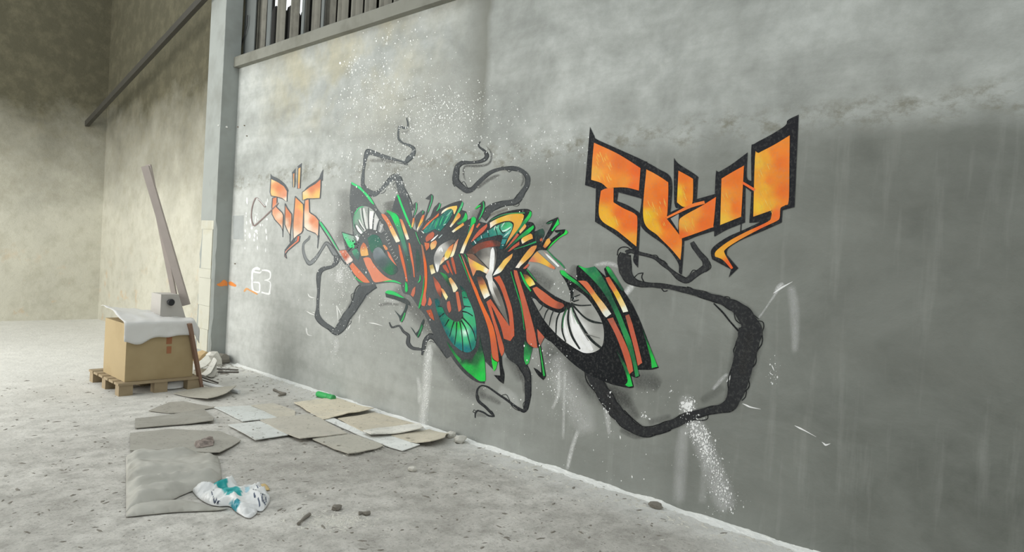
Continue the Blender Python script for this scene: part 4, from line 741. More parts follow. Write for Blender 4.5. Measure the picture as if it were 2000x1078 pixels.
tendril([('L', [(1275, 290, 5), (1255, 320, 9), (1265, 345, 13), (1310, 380, 19), (1337, 425, 34), (1328, 458, 30), (1270, 490, 27), (1180, 500, 22), (1090, 505, 33), (1045, 540, 40), (1030, 610, 50), (1030, 680, 62), (1070, 730, 52), (1140, 780, 48), (1190, 770, 40), (1260, 700, 35), (1330, 630, 32), (1420, 580, 30), (1510, 560, 26), (1620, 560, 36), (1700, 590, 34), (1750, 650, 40), (1740, 730, 42), (1700, 790, 44), (1670, 850, 55), (1620, 890, 50), (1500, 910, 44), (1400, 950, 62), (1340, 1000, 80), (1290, 1050, 90)])], (66, 69, 71), 1.4,
    [('L', [(1090, 700, 6), (1110, 690, 6), (1140, 740, 6), (1150, 770, 5)]), ('L', [(1340, 470, 5), (1360, 440, 7), (1340, 400, 5)]), ('L', [(995, 700, 6), (1015, 740, 8), (1040, 720, 6)]), ('L', [(1480, 550, 5), (1500, 540, 7), (1530, 565, 5), (1565, 595, 8), (1600, 560, 5), (1615, 540, 6), (1660, 555, 6)]), ('L', [(1640, 880, 5), (1665, 915, 8), (1640, 940, 5), (1600, 930, 5)])],
    [('L', [(1340, 1000, 26), (1400, 950, 24), (1500, 912, 18), (1590, 900, 14)], (104, 104, 100))],
    [('L', [(1330, 330, 8), (1380, 400, 14), (1378, 480, 16), (1330, 525, 16), (1220, 535, 18), (1120, 540, 14), (1106, 620, 14), (1130, 690, 12)], (104, 104, 102), .85), ('L', [(1240, 765, 20), (1330, 690, 26), (1420, 640, 22), (1480, 620, 10)], (104, 104, 102), .7), ('L', [(1700, 610, 12), (1705, 680, 18), (1680, 740, 10)], (104, 104, 102), .6), ('L', [(1320, 1060, 20), (1420, 1010, 24), (1560, 960, 18)], (120, 110, 98), .6)])
tendril([('K', [(700, 360, 80), (620, 400, 112), (560, 470, 108), (500, 570, 88), (440, 670, 78), (390, 750, 78), (330, 825, 56), (270, 790, 40), (200, 740, 44), (152, 680, 46), (147, 620, 28), (155, 500, 22), (160, 380, 27), (162, 275, 38), (200, 222, 32), (290, 195, 24), (325, 150, 44), (330, 90, 50)])], (74, 78, 80), 1.4,
    [('K', [(480, 520, 7), (470, 470, 6), (500, 450, 5)]), ('K', [(440, 770, 6), (470, 730, 7), (460, 690, 5)]), ('K', [(350, 720, 6), (375, 690, 6), (385, 720, 5)])],
    [('K', [(600, 430, 40), (520, 560, 36), (440, 680, 30)], (108, 112, 114))])
tendril([('J', [(960, 1010, 40), (930, 1000, 56), (890, 940, 46), (850, 880, 36), (820, 855, 28), (780, 910, 22), (720, 1000, 26), (660, 1050, 34), (625, 1010, 24), (600, 930, 20), (605, 860, 17), (650, 815, 18), (665, 785, 10)])], (106, 110, 111), 1.4, [], None, None)
tendril([('K', [(835, 732, 8), (860, 780, 13), (930, 765, 13), (970, 820, 21), (1020, 860, 26), (1015, 930, 29), (1060, 980, 23), (1150, 995, 22), (1155, 1040, 10)])], (70, 73, 75), 1.4, [], None, [('K', [(730, 575, 14), (820, 555, 20), (930, 565, 14)], (130, 130, 128), .6)])
tendril([('F', [(132, 720, 12), (150, 640, 30), (170, 560, 34), (215, 520, 44), (260, 535, 46), (310, 590, 60), (370, 660, 62), (420, 740, 54)])], (66, 69, 71), 1.4, [('F', [(210, 580, 5), (225, 570, 6), (260, 590, 5)])])
tendril([('M', [(660, 180, 210), (720, 280, 116), (780, 380, 92), (830, 480, 85), (835, 600, 70), (828, 750, 58), (808, 870, 44), (780, 905, 34), (700, 862, 26), (600, 790, 22), (500, 720, 20), (400, 650, 20), (330, 605, 18), (260, 590, 14), (212, 630, 18), (200, 720, 22), (230, 790, 30), (300, 850, 24), (370, 920, 24), (412, 970, 22), (350, 965, 17), (280, 920, 15), (210, 900, 13), (182, 930, 12), (180, 990, 7)])], (44, 46, 49), 1.4,
    [('M', [(490, 720, 8), (560, 700, 9), (600, 760, 8), (640, 850, 9), (720, 900, 8), (780, 900, 8)]), ('M', [(860, 660, 8), (872, 700, 9), (850, 760, 8), (780, 800, 8), (775, 860, 8)]), ('M', [(180, 930, 7), (150, 915, 9), (165, 890, 9), (185, 900, 7)]), ('M', [(380, 900, 8), (420, 960, 9), (390, 940, 8), (350, 900, 7)]), ('M', [(205, 690, 7), (225, 740, 8), (225, 770, 7)])],
    [('M', [(740, 290, 40), (800, 400, 40), (840, 500, 30), (830, 560, 18)], (84, 84, 84))],
    [('M', [(230, 690, 30), (300, 720, 50), (400, 760, 50), (500, 820, 30)], (120, 120, 117), .6), ('M', [(700, 260, 30), (720, 400, 30), (770, 540, 26), (785, 700, 20)], (110, 110, 107), .6), ('M', [(190, 950, 40), (260, 950, 40), (320, 980, 20)], (120, 120, 117), .5)])
tendril([('O', [(300, 430, 90), (380, 560, 112), (460, 690, 108), (560, 820, 104), (650, 905, 94), (750, 958, 78), (850, 955, 68), (980, 908, 70), (1100, 858, 72), (1250, 800, 62), (1400, 768, 66), (1490, 730, 100), (1545, 620, 138), (1580, 480, 165), (1615, 330, 182), (1645, 200, 190), (1665, 100, 196)]),
         ('N', [(1690, 900, 190), (1620, 790, 160), (1530, 715, 118), (1400, 650, 84), (1250, 605, 72), (1100, 562, 62), (950, 530, 52), (800, 500, 46), (600, 480, 42), (450, 455, 62), (370, 390, 116), (335, 300, 134), (328, 210, 140), (345, 140, 90)])], (44, 45, 47), 1.4,
    [('N', [(255, 160, 12), (265, 100, 11), (310, 70, 11), (370, 75, 11), (410, 110, 11)]), ('N', [(440, 400, 11), (480, 360, 10), (535, 350, 11), (520, 400, 12), (555, 465, 12)]), ('N', [(730, 510, 10), (760, 550, 12), (800, 540, 10)]), ('N', [(1010, 500, 8), (1050, 510, 10), (1090, 540, 8)]), ('N', [(1380, 640, 9), (1420, 610, 10), (1470, 615, 10), (1485, 660, 9)]), ('N', [(1300, 680, 14), (1400, 780, 20), (1480, 880, 18), (1570, 980, 20)]), ('N', [(1520, 780, 8), (1540, 860, 10), (1590, 900, 10)]), ('N', [(1780, 870, 8), (1830, 880, 10), (1845, 930, 10), (1825, 990, 9)]), ('N', [(1560, 690, 9), (1700, 780, 9), (1790, 850, 9)]),
     ('O', [(1170, 860, 7), (1270, 865, 8), (1305, 845, 8), (1300, 815, 6)]), ('O', [(830, 990, 8), (900, 980, 9), (990, 950, 8), (1000, 920, 6)]), ('O', [(1590, 700, 7), (1620, 670, 8), (1630, 620, 7)]), ('O', [(600, 780, 8), (680, 860, 9), (750, 915, 9)]), ('N', [(290, 330, 10), (350, 370, 8), (430, 410, 8)]), ('N', [(400, 160, 8), (390, 240, 8), (400, 330, 7)])],
    [('O', [(1590, 500, 60), (1610, 380, 64), (1640, 240, 60), (1660, 120, 70)], (72, 71, 70)), ('O', [(420, 600, 40), (480, 720, 44), (560, 830, 40)], (64, 64, 64))],
    [('O', [(470, 590, 60), (540, 650, 70), (640, 740, 60), (720, 860, 40)], (84, 84, 82), .5), ('O', [(560, 940, 30), (700, 1000, 34), (850, 985, 20)], (90, 90, 88), .5), ('O', [(1440, 580, 40), (1350, 640, 50), (1240, 710, 40)], (84, 86, 80), .3), ('O', [(800, 890, 40), (900, 860, 40), (1000, 830, 30)], (90, 90, 88), .35)])
tendril([('N', [(345, 130, 40), (400, 112, 40), (500, 140, 28), (650, 180, 32), (740, 240, 40), (820, 310, 28), (920, 390, 48), (1000, 430, 48), (1060, 390, 58), (1150, 335, 46), (1220, 280, 66), (1210, 220, 58), (1150, 150, 48), (1090, 60, 46), (1065, 15, 34)])], (48, 49, 51), 1.4,
    [('N', [(610, 160, 9), (680, 160, 9), (710, 210, 9)]), ('N', [(720, 210, 8), (760, 220, 9), (800, 260, 9)]), ('N', [(1040, 370, 9), (1075, 320, 10), (1110, 325, 9)]), ('N', [(1250, 220, 9), (1270, 290, 10), (1210, 340, 9)])])
# ---------------------------------------------------------------- right hand lettering
let = empty('graffiti_lettering', on_wall(1330, 400), 'big angular orange graffiti lettering with thick black outlines at upper right', 'graffiti')
OB = (38, 39, 43); LETTER_POLYS = []
for pts in [[(70, 116), (97, 172), (112, 192), (240, 250), (400, 323), (412, 345), (402, 560), (375, 547), (240, 510), (232, 562), (300, 590), (366, 632), (376, 660), (372, 700), (362, 880), (359, 964), (330, 922), (340, 862), (230, 772), (100, 687), (105, 503), (98, 487), (40, 467), (55, 290)],
            [(396, 322), (480, 368), (560, 432), (556, 610), (545, 655), (620, 760), (636, 795), (622, 1004), (605, 992), (598, 932), (520, 832), (376, 712), (380, 560)],
            [(575, 303), (605, 340), (712, 410), (718, 440), (712, 551), (832, 517), (830, 738), (720, 772), (640, 802), (600, 792), (528, 690), (530, 640), (605, 606), (577, 572)],
            [(826, 405), (845, 388), (920, 343), (1018, 270), (1014, 420), (1046, 448), (1046, 512), (1005, 480), (1002, 692), (900, 732), (823, 774), (816, 738)],
            [(1040, 250), (1060, 218), (1160, 163), (1245, 108), (1260, 76), (1325, 43), (1313, 300), (1300, 599), (1228, 618), (1222, 692), (1110, 742), (980, 797), (902, 847), (892, 885), (962, 966), (904, 1022), (918, 974), (803, 912), (803, 850), (890, 783), (1000, 733), (1092, 690), (1028, 694), (1040, 500)]]:
    fill('letter_outline', 'I', pts, OB, 3, let, grid=9)
fill('outline_hole', 'I', [(555, 668), (605, 640), (600, 738)], (150, 150, 144), 4, let, smooth=False)
strokes('drip', [('I', [(979, 700, 6), (976, 748, 6)], OB, 3)], let)
for pts, an in [
    ([(95, 212), (240, 280), (375, 365), (365, 500), (290, 482), (215, 482), (180, 487), (140, 455), (78, 435), (85, 320)], [(110, 240, (240, 124, 52)), (250, 330, (228, 112, 48)), (100, 390, (246, 172, 72)), (130, 330, (238, 140, 60)), (280, 450, (240, 146, 54)), (350, 380, (240, 106, 46)), (180, 440, (242, 140, 48)), (330, 480, (240, 110, 46))]),
    ([(136, 502), (165, 488), (213, 484), (212, 570), (270, 605), (340, 640), (356, 680), (350, 836), (240, 746), (130, 662)], [(170, 520, (240, 116, 46)), (150, 640, (250, 176, 50)), (200, 690, (246, 182, 46)), (250, 640, (238, 110, 44)), (300, 700, (240, 112, 42)), (320, 790, (246, 158, 52)), (345, 700, (238, 106, 44))]),
    ([(410, 373), (460, 398), (530, 443), (542, 470), (536, 640), (527, 662), (605, 762), (624, 802), (615, 917), (560, 852), (480, 772), (393, 672)], [(430, 420, (242, 136, 54)), (500, 500, (238, 116, 42)), (415, 560, (240, 128, 48)), (415, 650, (248, 190, 44)), (470, 720, (246, 176, 44)), (520, 700, (236, 106, 38)), (530, 560, (236, 106, 40)), (560, 800, (240, 120, 44)), (605, 880, (246, 146, 54))]),
    ([(603, 380), (680, 423), (691, 445), (687, 572), (665, 592), (630, 597), (594, 570)], [(640, 420, (240, 116, 42)), (612, 510, (246, 192, 44)), (650, 500, (238, 126, 44)), (660, 570, (242, 130, 42)), (625, 580, (246, 170, 46))]),
    ([(742, 592), (829, 538), (813, 705), (795, 725), (610, 792), (606, 690), (630, 655)], [(640, 700, (248, 168, 62)), (690, 650, (244, 150, 54)), (800, 590, (238, 110, 46)), (760, 700, (238, 110, 42)), (625, 770, (238, 108, 42))]),
    ([(862, 428), (920, 393), (997, 350), (990, 480), (980, 657), (854, 707)], [(960, 400, (240, 116, 42)), (880, 520, (244, 146, 52)), (870, 670, (250, 184, 62)), (950, 600, (238, 116, 42)), (900, 440, (238, 122, 48)), (890, 600, (246, 160, 56))]),
    ([(1064, 292), (1085, 274), (1180, 224), (1272, 168), (1270, 340), (1266, 560), (1245, 588), (1217, 606), (1212, 660), (1195, 682), (1100, 727), (960, 802), (887, 852), (882, 880), (932, 965), (920, 972), (870, 917), (823, 897), (828, 865), (900, 808), (1000, 753), (1138, 688), (1160, 660), (1165, 618), (1053, 657)], [(1085, 330, (250, 182, 62)), (1130, 300, (246, 162, 52)), (1180, 280, (240, 130, 48)), (1220, 330, (236, 116, 46)), (1230, 500, (238, 116, 46)), (1100, 420, (246, 160, 52)), (1150, 440, (240, 130, 48)), (1090, 600, (252, 188, 54)), (1120, 480, (248, 170, 52)), (1150, 590, (246, 170, 52)), (1190, 640, (238, 112, 48)), (1100, 715, (236, 100, 44)), (1000, 765, (242, 140, 52)), (850, 870, (250, 172, 52)), (870, 830, (248, 160, 50)), (910, 950, (236, 96, 44))])]:
    fill('letter_fill', 'I', pts, an, 5, let); LETTER_POLYS.append([q[:2] for q in pts])
strokes('letter_fill', [('I', [(530, 664, 12), (600, 630, 14), (680, 592, 20), (760, 570, 18)], (240, 122, 52), 5)], let)
strokes('letter_fill', [('I', [(988, 452, 14), (1062, 497, 16)], (238, 104, 50), 5)], let)
rg = random.Random(2); its = []
FILLS = [c_ for c_ in LETTER_POLYS]
for x0, y0, x1, y1, n in [(95, 240, 200, 430, 26), (400, 540, 520, 760, 26), (600, 460, 640, 560, 8), (640, 650, 700, 740, 9), (1080, 470, 1160, 630, 16), (150, 640, 230, 740, 9), (865, 500, 900, 680, 8), (1080, 300, 1140, 420, 8)]:
    for i in range(n):
        x, y = rg.uniform(x0, x1), rg.uniform(y0, y1); l = rg.uniform(18, 46)
        if not any(inside(f_, x, y) and inside(f_, x + l * .5, y + l * 1.1) for f_ in FILLS): continue
        its.append(('I', [(x, y, 1.5), (x + l * .15, y + l * .5, 3.2), (x + l * .4, y + l, 1.2)], rg.choice([(250, 186, 72), (247, 170, 58), (250, 196, 96)]), 5.4))
strokes('brush_mark', its, let)
# ---------------------------------------------------------------- left hand lettering
sml = empty('graffiti_lettering', on_wall(580, 410), 'small pale orange graffiti lettering with thin grey outlines near the pillar', 'graffiti')
LO = (96, 100, 103)  # black outline greyed, the haze at the left put into its colour
for pts in [[(288, 193), (302, 212), (370, 245), (432, 300), (462, 360), (446, 360), (400, 306), (345, 266), (288, 242)], [(792, 148), (787, 262), (770, 252), (720, 292), (598, 368), (640, 318), (720, 262), (752, 232), (770, 188)], [(400, 690), (412, 690), (408, 800), (402, 800)], [(470, 760), (482, 770), (478, 850), (470, 850)], [(735, 770), (756, 780), (740, 912), (734, 900), (738, 840)], [(490, 184), (528, 142), (524, 190), (500, 196)], [(545, 122), (588, 90), (580, 132), (552, 146)], [(420, 925), (470, 860), (520, 795), (530, 800), (520, 835), (460, 890), (430, 935)]]:
    fill('letter_outline', 'J', pts, LO, 3, sml)
for pts, an in [
    ([(292, 238), (360, 270), (420, 310), (450, 360), (445, 460), (400, 430), (350, 415), (295, 405), (285, 370)], [(310, 260, (246, 206, 150)), (370, 330, (226, 134, 90)), (300, 380, (246, 200, 130)), (430, 400, (234, 152, 116)), (438, 440, (248, 228, 210)), (330, 300, (230, 150, 100))]),
    ([(308, 425), (350, 415), (350, 470), (345, 510), (400, 565), (412, 590), (406, 742), (385, 692), (330, 632), (303, 580), (303, 500)], [(330, 450, (232, 138, 102)), (340, 540, (238, 158, 122)), (370, 600, (246, 208, 176)), (320, 590, (242, 180, 140)), (400, 640, (234, 160, 120)), (400, 710, (246, 206, 180))]),
    ([(428, 478), (447, 520), (492, 580), (492, 640), (475, 782), (448, 732), (426, 680)], [(460, 580, (222, 132, 92)), (440, 660, (244, 210, 182)), (475, 660, (226, 140, 100)), (465, 740, (248, 220, 196))]),
    ([(525, 408), (545, 430), (602, 485), (606, 560), (597, 740), (582, 762), (550, 782), (508, 817), (503, 700), (513, 560)], [(545, 450, (240, 152, 98)), (592, 520, (246, 188, 100)), (555, 560, (232, 146, 106)), (550, 660, (236, 160, 120)), (520, 780, (248, 218, 196)), (585, 700, (240, 180, 140))]),
    ([(545, 788), (570, 788), (562, 840), (520, 872), (450, 932), (432, 962), (442, 1004), (425, 985), (426, 935), (480, 880), (538, 832)], [(555, 810, (234, 112, 80)), (500, 880, (234, 140, 108)), (432, 980, (220, 160, 146))]),
    ([(772, 238), (770, 330), (762, 427), (700, 432), (640, 432), (595, 447), (593, 370), (660, 320), (720, 285)], [(740, 280, (228, 132, 92)), (615, 410, (246, 204, 124)), (740, 400, (246, 196, 112)), (680, 340, (228, 138, 98)), (610, 380, (246, 210, 160))]),
    ([(618, 445), (657, 438), (662, 560), (720, 600), (752, 640), (752, 700), (746, 792), (715, 762), (640, 732), (608, 700), (608, 560)], [(640, 480, (238, 158, 116)), (630, 620, (248, 218, 188)), (690, 640, (230, 138, 98)), (735, 760, (246, 204, 178)), (740, 680, (236, 156, 116)), (640, 700, (248, 226, 204))]),
    ([(501, 192), (522, 182), (518, 322), (504, 322)], [(510, 200, (226, 150, 100)), (511, 300, (240, 206, 150))]),
    ([(552, 142), (580, 126), (571, 332), (547, 336)], [(565, 150, (240, 186, 120)), (560, 240, (240, 190, 100)), (558, 320, (234, 150, 106))])]:
    fill('letter_fill', 'J', pts, an, 4, sml)
    strokes('letter_outline', [('J', [p + (9,) for p in pts + pts[:1]], LO, 4.6, dict(sm=False))], sml)
strokes('curl', [('J', [(244, 500, 6), (235, 512, 10), (180, 445, 12), (150, 425, 12), (125, 470, 10), (108, 540, 9), (106, 620, 9), (118, 670, 12), (135, 690, 14), (200, 635, 12), (300, 540, 12), (365, 472, 10)], (142, 124, 120), 5)], sml)
strokes('curl_light', [('J', [(236, 505, 4), (182, 442, 5), (155, 430, 5)], (240, 240, 238), 5.5), ('J', [(140, 685, 5), (200, 630, 6), (300, 536, 6), (360, 470, 5)], (226, 220, 216), 5.5)], sml)
# ---------------------------------------------------------------- other paint on the wall
rg = random.Random(21)
def flecks(name, clusters, label, cat, layer=7, colr=(240, 241, 238)):
    V, F, K = [], [], []
    for (cx, cy), (sx, sy), n, r0, ang in clusters:
        for _ in range(int(n * 1.4)):
            a, b = rg.gauss(0, sx), rg.gauss(0, sy)
            x, y = cx + a * math.cos(ang) - b * math.sin(ang), cy + a * math.sin(ang) + b * math.cos(ang)
            r = r0 * (.42 + rg.random() ** 4 * 1.5); e = rg.uniform(.7, 1.6); m = 5; n0 = len(V); rot = rg.random() * 6
            if on_wall(x, y).y > PY - .03 or on_wall(x, y).z > LEDGE_Z - .03: continue
            ly = 6 if (inside(lw, x, y) or inside(wing, x, y)) else 0; jx = rg.random() * 4e-4
            for i in range(m):
                t = rot + 2 * math.pi * i / m; v = film(ly, x + r * math.cos(t) * .8, y + r * e * math.sin(t)); v.x -= jx; V.append(v); K.append(lc(colr, v))
            f = tuple(range(n0, n0 + m)); nr = (V[f[1]] - V[f[0]]).cross(V[f[2]] - V[f[0]])
            F.append(f if nr.x < 0 else f[::-1])
    o = mesh(name, V, F, M_PAINT); set_cols(o, K); return tag(o, label, cat, kind='stuff')
flecks('paint_splatter', [((775, 72), (36, 20), 70, 1.1, 0), ((735, 165), (32, 32), 260, .9, 0), ((800, 175), (60, 36), 260, .7, 0), ((862, 222), (46, 22), 420, .9, -.3), ((715, 240), (38, 40), 280, .8, 0), ((790, 300), (60, 36), 520, .8, 0), ((900, 250), (60, 36), 300, .8, 0), ((765, 362), (26, 20), 220, .8, 0), ((1000, 300), (90, 46), 240, .8, 0), ((720, 420), (40, 60), 90, .9, 0), ((880, 390), (120, 40), 120, .8, 0), ((1085, 285), (46, 16), 60, .9, 0), ((690, 130), (14, 12), 30, 1.4, 0)],
       'white paint spatter sprayed across the upper wall above the centre graffiti', 'paint spatter')
flecks('paint_splatter', [((655, 480), (26, 50), 130, .55, 0), ((669, 540), (9, 24), 260, .6, .15), ((638, 512), (20, 12), 60, .6, 0), ((640, 590), (34, 44), 60, .6, 0), ((760, 600), (30, 28), 130, .55, 0), ((740, 640), (40, 30), 60, .5, 0), ((833, 745), (3, 46), 200, .6, .04), ((829, 735), (8, 60), 80, .5, 0), ((655, 680), (6, 30), 80, .5, 0)],
       'white paint spatter on the lower wall around the left tendril', 'paint spatter')
flecks('paint_splatter', [((1343, 793), (6, 8), 110, 1.6, 0), ((1362, 842), (10, 13), 170, 1.2, -.4), ((1378, 872), (9, 16), 200, 1.2, -.3), ((1394, 915), (11, 22), 110, 1.1, -.3), ((1412, 958), (14, 18), 110, 1.2, -.3), ((1425, 985), (20, 14), 30, 1.0, 0)],
       'white paint burst spraying down below the thick black tendril at right', 'paint spatter')
flecks('paint_splatter', [((1085, 740), (12, 34), 70, .9, .2), ((1105, 775), (16, 34), 80, .8, -.5), ((1070, 700), (20, 20), 40, .9, 0), ((1185, 800), (4, 20), 26, .9, 0), ((1260, 812), (4, 4), 12, 1.2, 0), ((1200, 850), (90, 50), 26, 1.0, 0), ((1510, 725), (8, 12), 16, 1.2, 0), ((1290, 770), (25, 15), 16, 1.0, 0), ((1100, 555), (14, 14), 26, .9, 0), ((960, 790), (60, 40), 30, .8, 0)],
       'scattered white paint drips on the wall under the centre graffiti', 'paint spatter')
WT = (236, 237, 234)
def mist(name, items, label, cat='paint mark'):
    e = empty(name, film(.6, *cr(items[0][0], [items[0][1][0][:2]])[0]), label, cat); strokes('paint_run', [(k_, p_, c_, .6, dict(alpha=a_)) for k_, p_, c_, a_ in items], e, M_SOFT, soft=.8); return e
mist('paint_mist', [('P', [(1338, 770, 16), (1344, 800, 22), (1366, 850, 26), (1390, 910, 26), (1412, 970, 30), (1424, 1000, 20)], WT, .5), ('P', [(1336, 830, 14), (1330, 900, 18), (1326, 985, 16)], WT, .35), ('P', [(1376, 900, 8), (1372, 985, 12)], WT, .2)], 'pale paint mist running down the lower right wall')
mist('paint_mist', [('P', [(836, 676, 8), (834, 740, 13), (828, 800, 12), (824, 846, 10)], WT, .75), ('P', [(815, 735, 4), (820, 760, 6), (818, 790, 4)], WT, .6)], 'vertical white paint run on the wall below the green eye')
mist('paint_mist', [('P', [(1085, 690, 18), (1100, 740, 30), (1130, 800, 34), (1150, 850, 24)], WT, .4), ('P', [(1092, 720, 4), (1090, 770, 5), (1078, 800, 4)], WT, .6), ('P', [(1104, 720, 3), (1102, 780, 4), (1100, 860, 4)], WT, .5), ('P', [(1108, 918, 5), (1116, 880, 6), (1130, 838, 5)], WT, .7), ('P', [(1182, 780, 8), (1186, 810, 8), (1190, 850, 4)], WT, .5), ('P', [(972, 760, 14), (1000, 775, 14), (1010, 800, 10)], WT, .35)], 'pale paint runs on the wall beneath the striped eye')
mist('paint_mist', [('K', [(365, 220, 40), (355, 290, 60), (350, 360, 40)], WT, .75), ('K', [(330, 880, 20), (325, 960, 40), (318, 1030, 24)], WT, .55), ('K', [(1220, 940, 20), (1225, 1030, 40), (1215, 1100, 30)], WT, .7), ('K', [(780, 500, 30), (850, 520, 40), (930, 530, 20)], WT, .35)], 'white paint mist beside the left tendril')
mist('paint_mist', [('N', [(0, 268, 20), (120, 248, 36), (210, 258, 36), (272, 292, 26)], WT, .6), ('N', [(335, 590, 40), (380, 530, 50), (430, 480, 40), (500, 460, 20)], WT, .85), ('N', [(1785, 845, 18), (1880, 710, 14), (1990, 545, 24)], WT, .5), ('N', [(1960, 580, 24), (2010, 500, 40), (2060, 460, 20)], WT, .75), ('Y', [(1040, 95, 12), (1000, 130, 18), (940, 200, 14)], WT, .5), ('P', [(1543, 556, 10), (1550, 590, 14), (1553, 650, 12), (1552, 690, 8)], WT, .35)], 'white paint flicks around the large right tendril')
mist('paint_mist', [('P', [(830, 130, 60), (860, 180, 90), (850, 260, 90), (800, 330, 60)], (214, 214, 206), .35), ('P', [(720, 160, 50), (730, 240, 90), (740, 320, 60)], (214, 214, 206), .35)], 'pale paint haze over the upper wall between ledge and tendrils')
sc = strokes('scratch', [('P', [p[0][:2] + (.4,)] + [tuple(.7 * (u_ + w_) - .2 * (u_ + w_) for u_, w_ in zip(p[0], p[1]))] + p[1:-1] + [p[-1][:2] + (.4,)], WT, 0) for p in [[(1510, 573, 2), (1528, 561, 3.4), (1548, 550, 3)], [(1450, 788, 3), (1466, 795, 2.6), (1486, 799, 1)], [(1552, 831, 4), (1572, 841, 2), (1594, 853, 1.5)], [(1605, 863, 1.5), (1613, 869, 3.5), (1622, 866, 3)], [(1419, 746, 3), (1428, 735, 5), (1438, 721, 4)], [(1507, 712, 1.5), (1512, 724, 2.5)], [(1503, 727, 2), (1508, 732, 2)], [(1211, 850, 2), (1212, 858, 3)], [(1234, 928, 2), (1235, 934, 3)]]]
    + [('K', [p[0][:2] + (1.5,)] + [tuple(.5 * (u_ + w_) for u_, w_ in zip(p[0], p[1]))] + p[1:-1] + [p[-1][:2] + (1.5,)], WT, 0) for p in [[(56, 455, 6), (66, 480, 10), (90, 494, 10), (122, 500, 5)], [(40, 625, 7), (80, 648, 10), (132, 668, 8)], [(96, 634, 5), (130, 645, 7)], [(40, 780, 16), (44, 815, 12), (56, 850, 10), (100, 862, 5)], [(330, 565, 8), (338, 640, 8), (346, 740, 10)], [(332, 572, 8), (360, 630, 6), (382, 680, 4)], [(638, 735, 6), (700, 745, 9), (772, 766, 8)], [(556, 650, 8), (548, 700, 6), (545, 740, 3)], [(440, 800, 8), (455, 770, 10), (462, 720, 6)], [(425, 790, 8), (430, 812, 6)]]], None)
tag(sc, 'short white paint scratches scattered over the lower wall', 'paint mark', kind='stuff')
num = empty('painted_number', on_wall(510, 550)); strokes('digit_stroke', [('Q', p, (246, 247, 246), 1) for p in [[(640, 676, 14), (610, 668, 18), (588, 690, 14), (584, 750, 12), (586, 800, 12), (596, 828, 12), (632, 834, 12), (638, 800, 10), (632, 770, 10), (592, 766, 8)], [(652, 682, 16), (690, 684, 14), (712, 700, 12), (708, 740, 10), (672, 752, 8)], [(680, 752, 6), (712, 768, 10), (708, 830, 12), (700, 848, 14), (650, 836, 12)], [(590, 690, 10), (640, 700, 10), (650, 690, 8)]]], num, jit=.5)
tag(num, 'white sprayed number 63 on the wall right of the pillar', 'painted number')
num2 = strokes('painted_dots', [('J', [(x, y - h / 2, w * .4), (x, y, w), (x + 2, y + h / 2, w * .4)], (238, 240, 238), 1) for x, y, w, h in [(62, 452, 18, 66), (258, 450, 12, 40), (246, 480, 16, 44), (54, 572, 11, 22), (54, 600, 9, 22), (58, 662, 14, 34), (46, 740, 16, 30), (44, 782, 9, 22), (44, 828, 9, 20), (42, 904, 10, 24), (96, 646, 20, 48), (140, 572, 10, 18), (158, 580, 12, 20), (146, 612, 16, 30), (142, 642, 16, 40), (166, 628, 12, 22), (108, 712, 24, 30), (150, 742, 34, 30), (88, 786, 22, 50), (134, 782, 18, 44), (130, 826, 18, 30), (160, 808, 14, 36), (162, 900, 14, 40), (244, 742, 18, 50), (250, 806, 14, 48), (240, 924, 14, 40), (252, 628, 22, 22), (190, 684, 18, 26), (210, 684, 12, 24), (122, 690, 12, 22), (160, 762, 14, 20)]], None)
tag(num2, 'cluster of small white painted dashes left of the small orange lettering', 'paint mark', kind='stuff')
# the mark starts on the pillar and goes on along the wall
op = strokes('orange_spray_mark', [('Q', [(415, 770, 10), (430, 772, 24), (452, 784, 22), (472, 792, 8)], (240, 140, 60), 1)], None, jit=.6)
tag(op, 'short orange spray mark on the wall right beside the pillar', 'paint mark')
op = strokes('orange_spray_mark', [('Q', [(528, 832, 10), (545, 812, 14), (575, 826, 10), (600, 838, 12), (622, 850, 8)], (226, 160, 96), 1)], None, jit=.6)
tag(op, 'faint orange spray mark under the white number', 'paint mark')
def pillar_mark():
    P = catmull(cr('Q', [(336, 782, 8), (360, 782, 26), (385, 770, 44), (410, 778, 24)]), 2)
    V, F, K = [], [], []
    for p in P:
        for s in (-1, 1):
            v = on_y(p[0], p[1] + s * p[2] / 2 * (1 + .5 * noise.noise(Vector((p[0] * .4, s, 0)))), PY); v.y -= .002; V.append(v); K.append(lc((242, 142, 62), v))
    F = [(2 * i, 2 * i + 1, 2 * i + 3, 2 * i + 2) for i in range(len(P) - 1)]
    o = mesh('orange_spray_mark', V, F, M_PAINT); set_cols(o, K); return o
tag(pillar_mark(), 'orange spray blotch low on the shaded face of the pillar', 'paint mark')
wc = fill('whitewash_patch', 'Q', [(448, 300), (526, 296), (524, 466), (452, 464)], (168, 172, 170), .2, None)
tag(wc, 'pale whitewash patch on the wall right of the pillar', 'paint mark')
nails = []
for k_, p_ in [('R', (487, 755)), ('R', (533, 745)), ('R', (550, 818)), ('Q', (467, 636))]:
    x_, y_ = cr(k_, [p_])[0]; q = on_wall(x_, y_)
    V, F = tube_vf([q + Vector((.004, 0, 0)), q + Vector((-.012, 0, 0)), q + Vector((-.016, 0, .002))], .009, 7, rads=[.008, .007, .004]); nails.append((V, F))
V, F = merged(nails); tag(mesh('wall_nail', V, F, simple('rusty_nail', (120, 108, 92), .7, .2, 20), wall), kind='stuff')
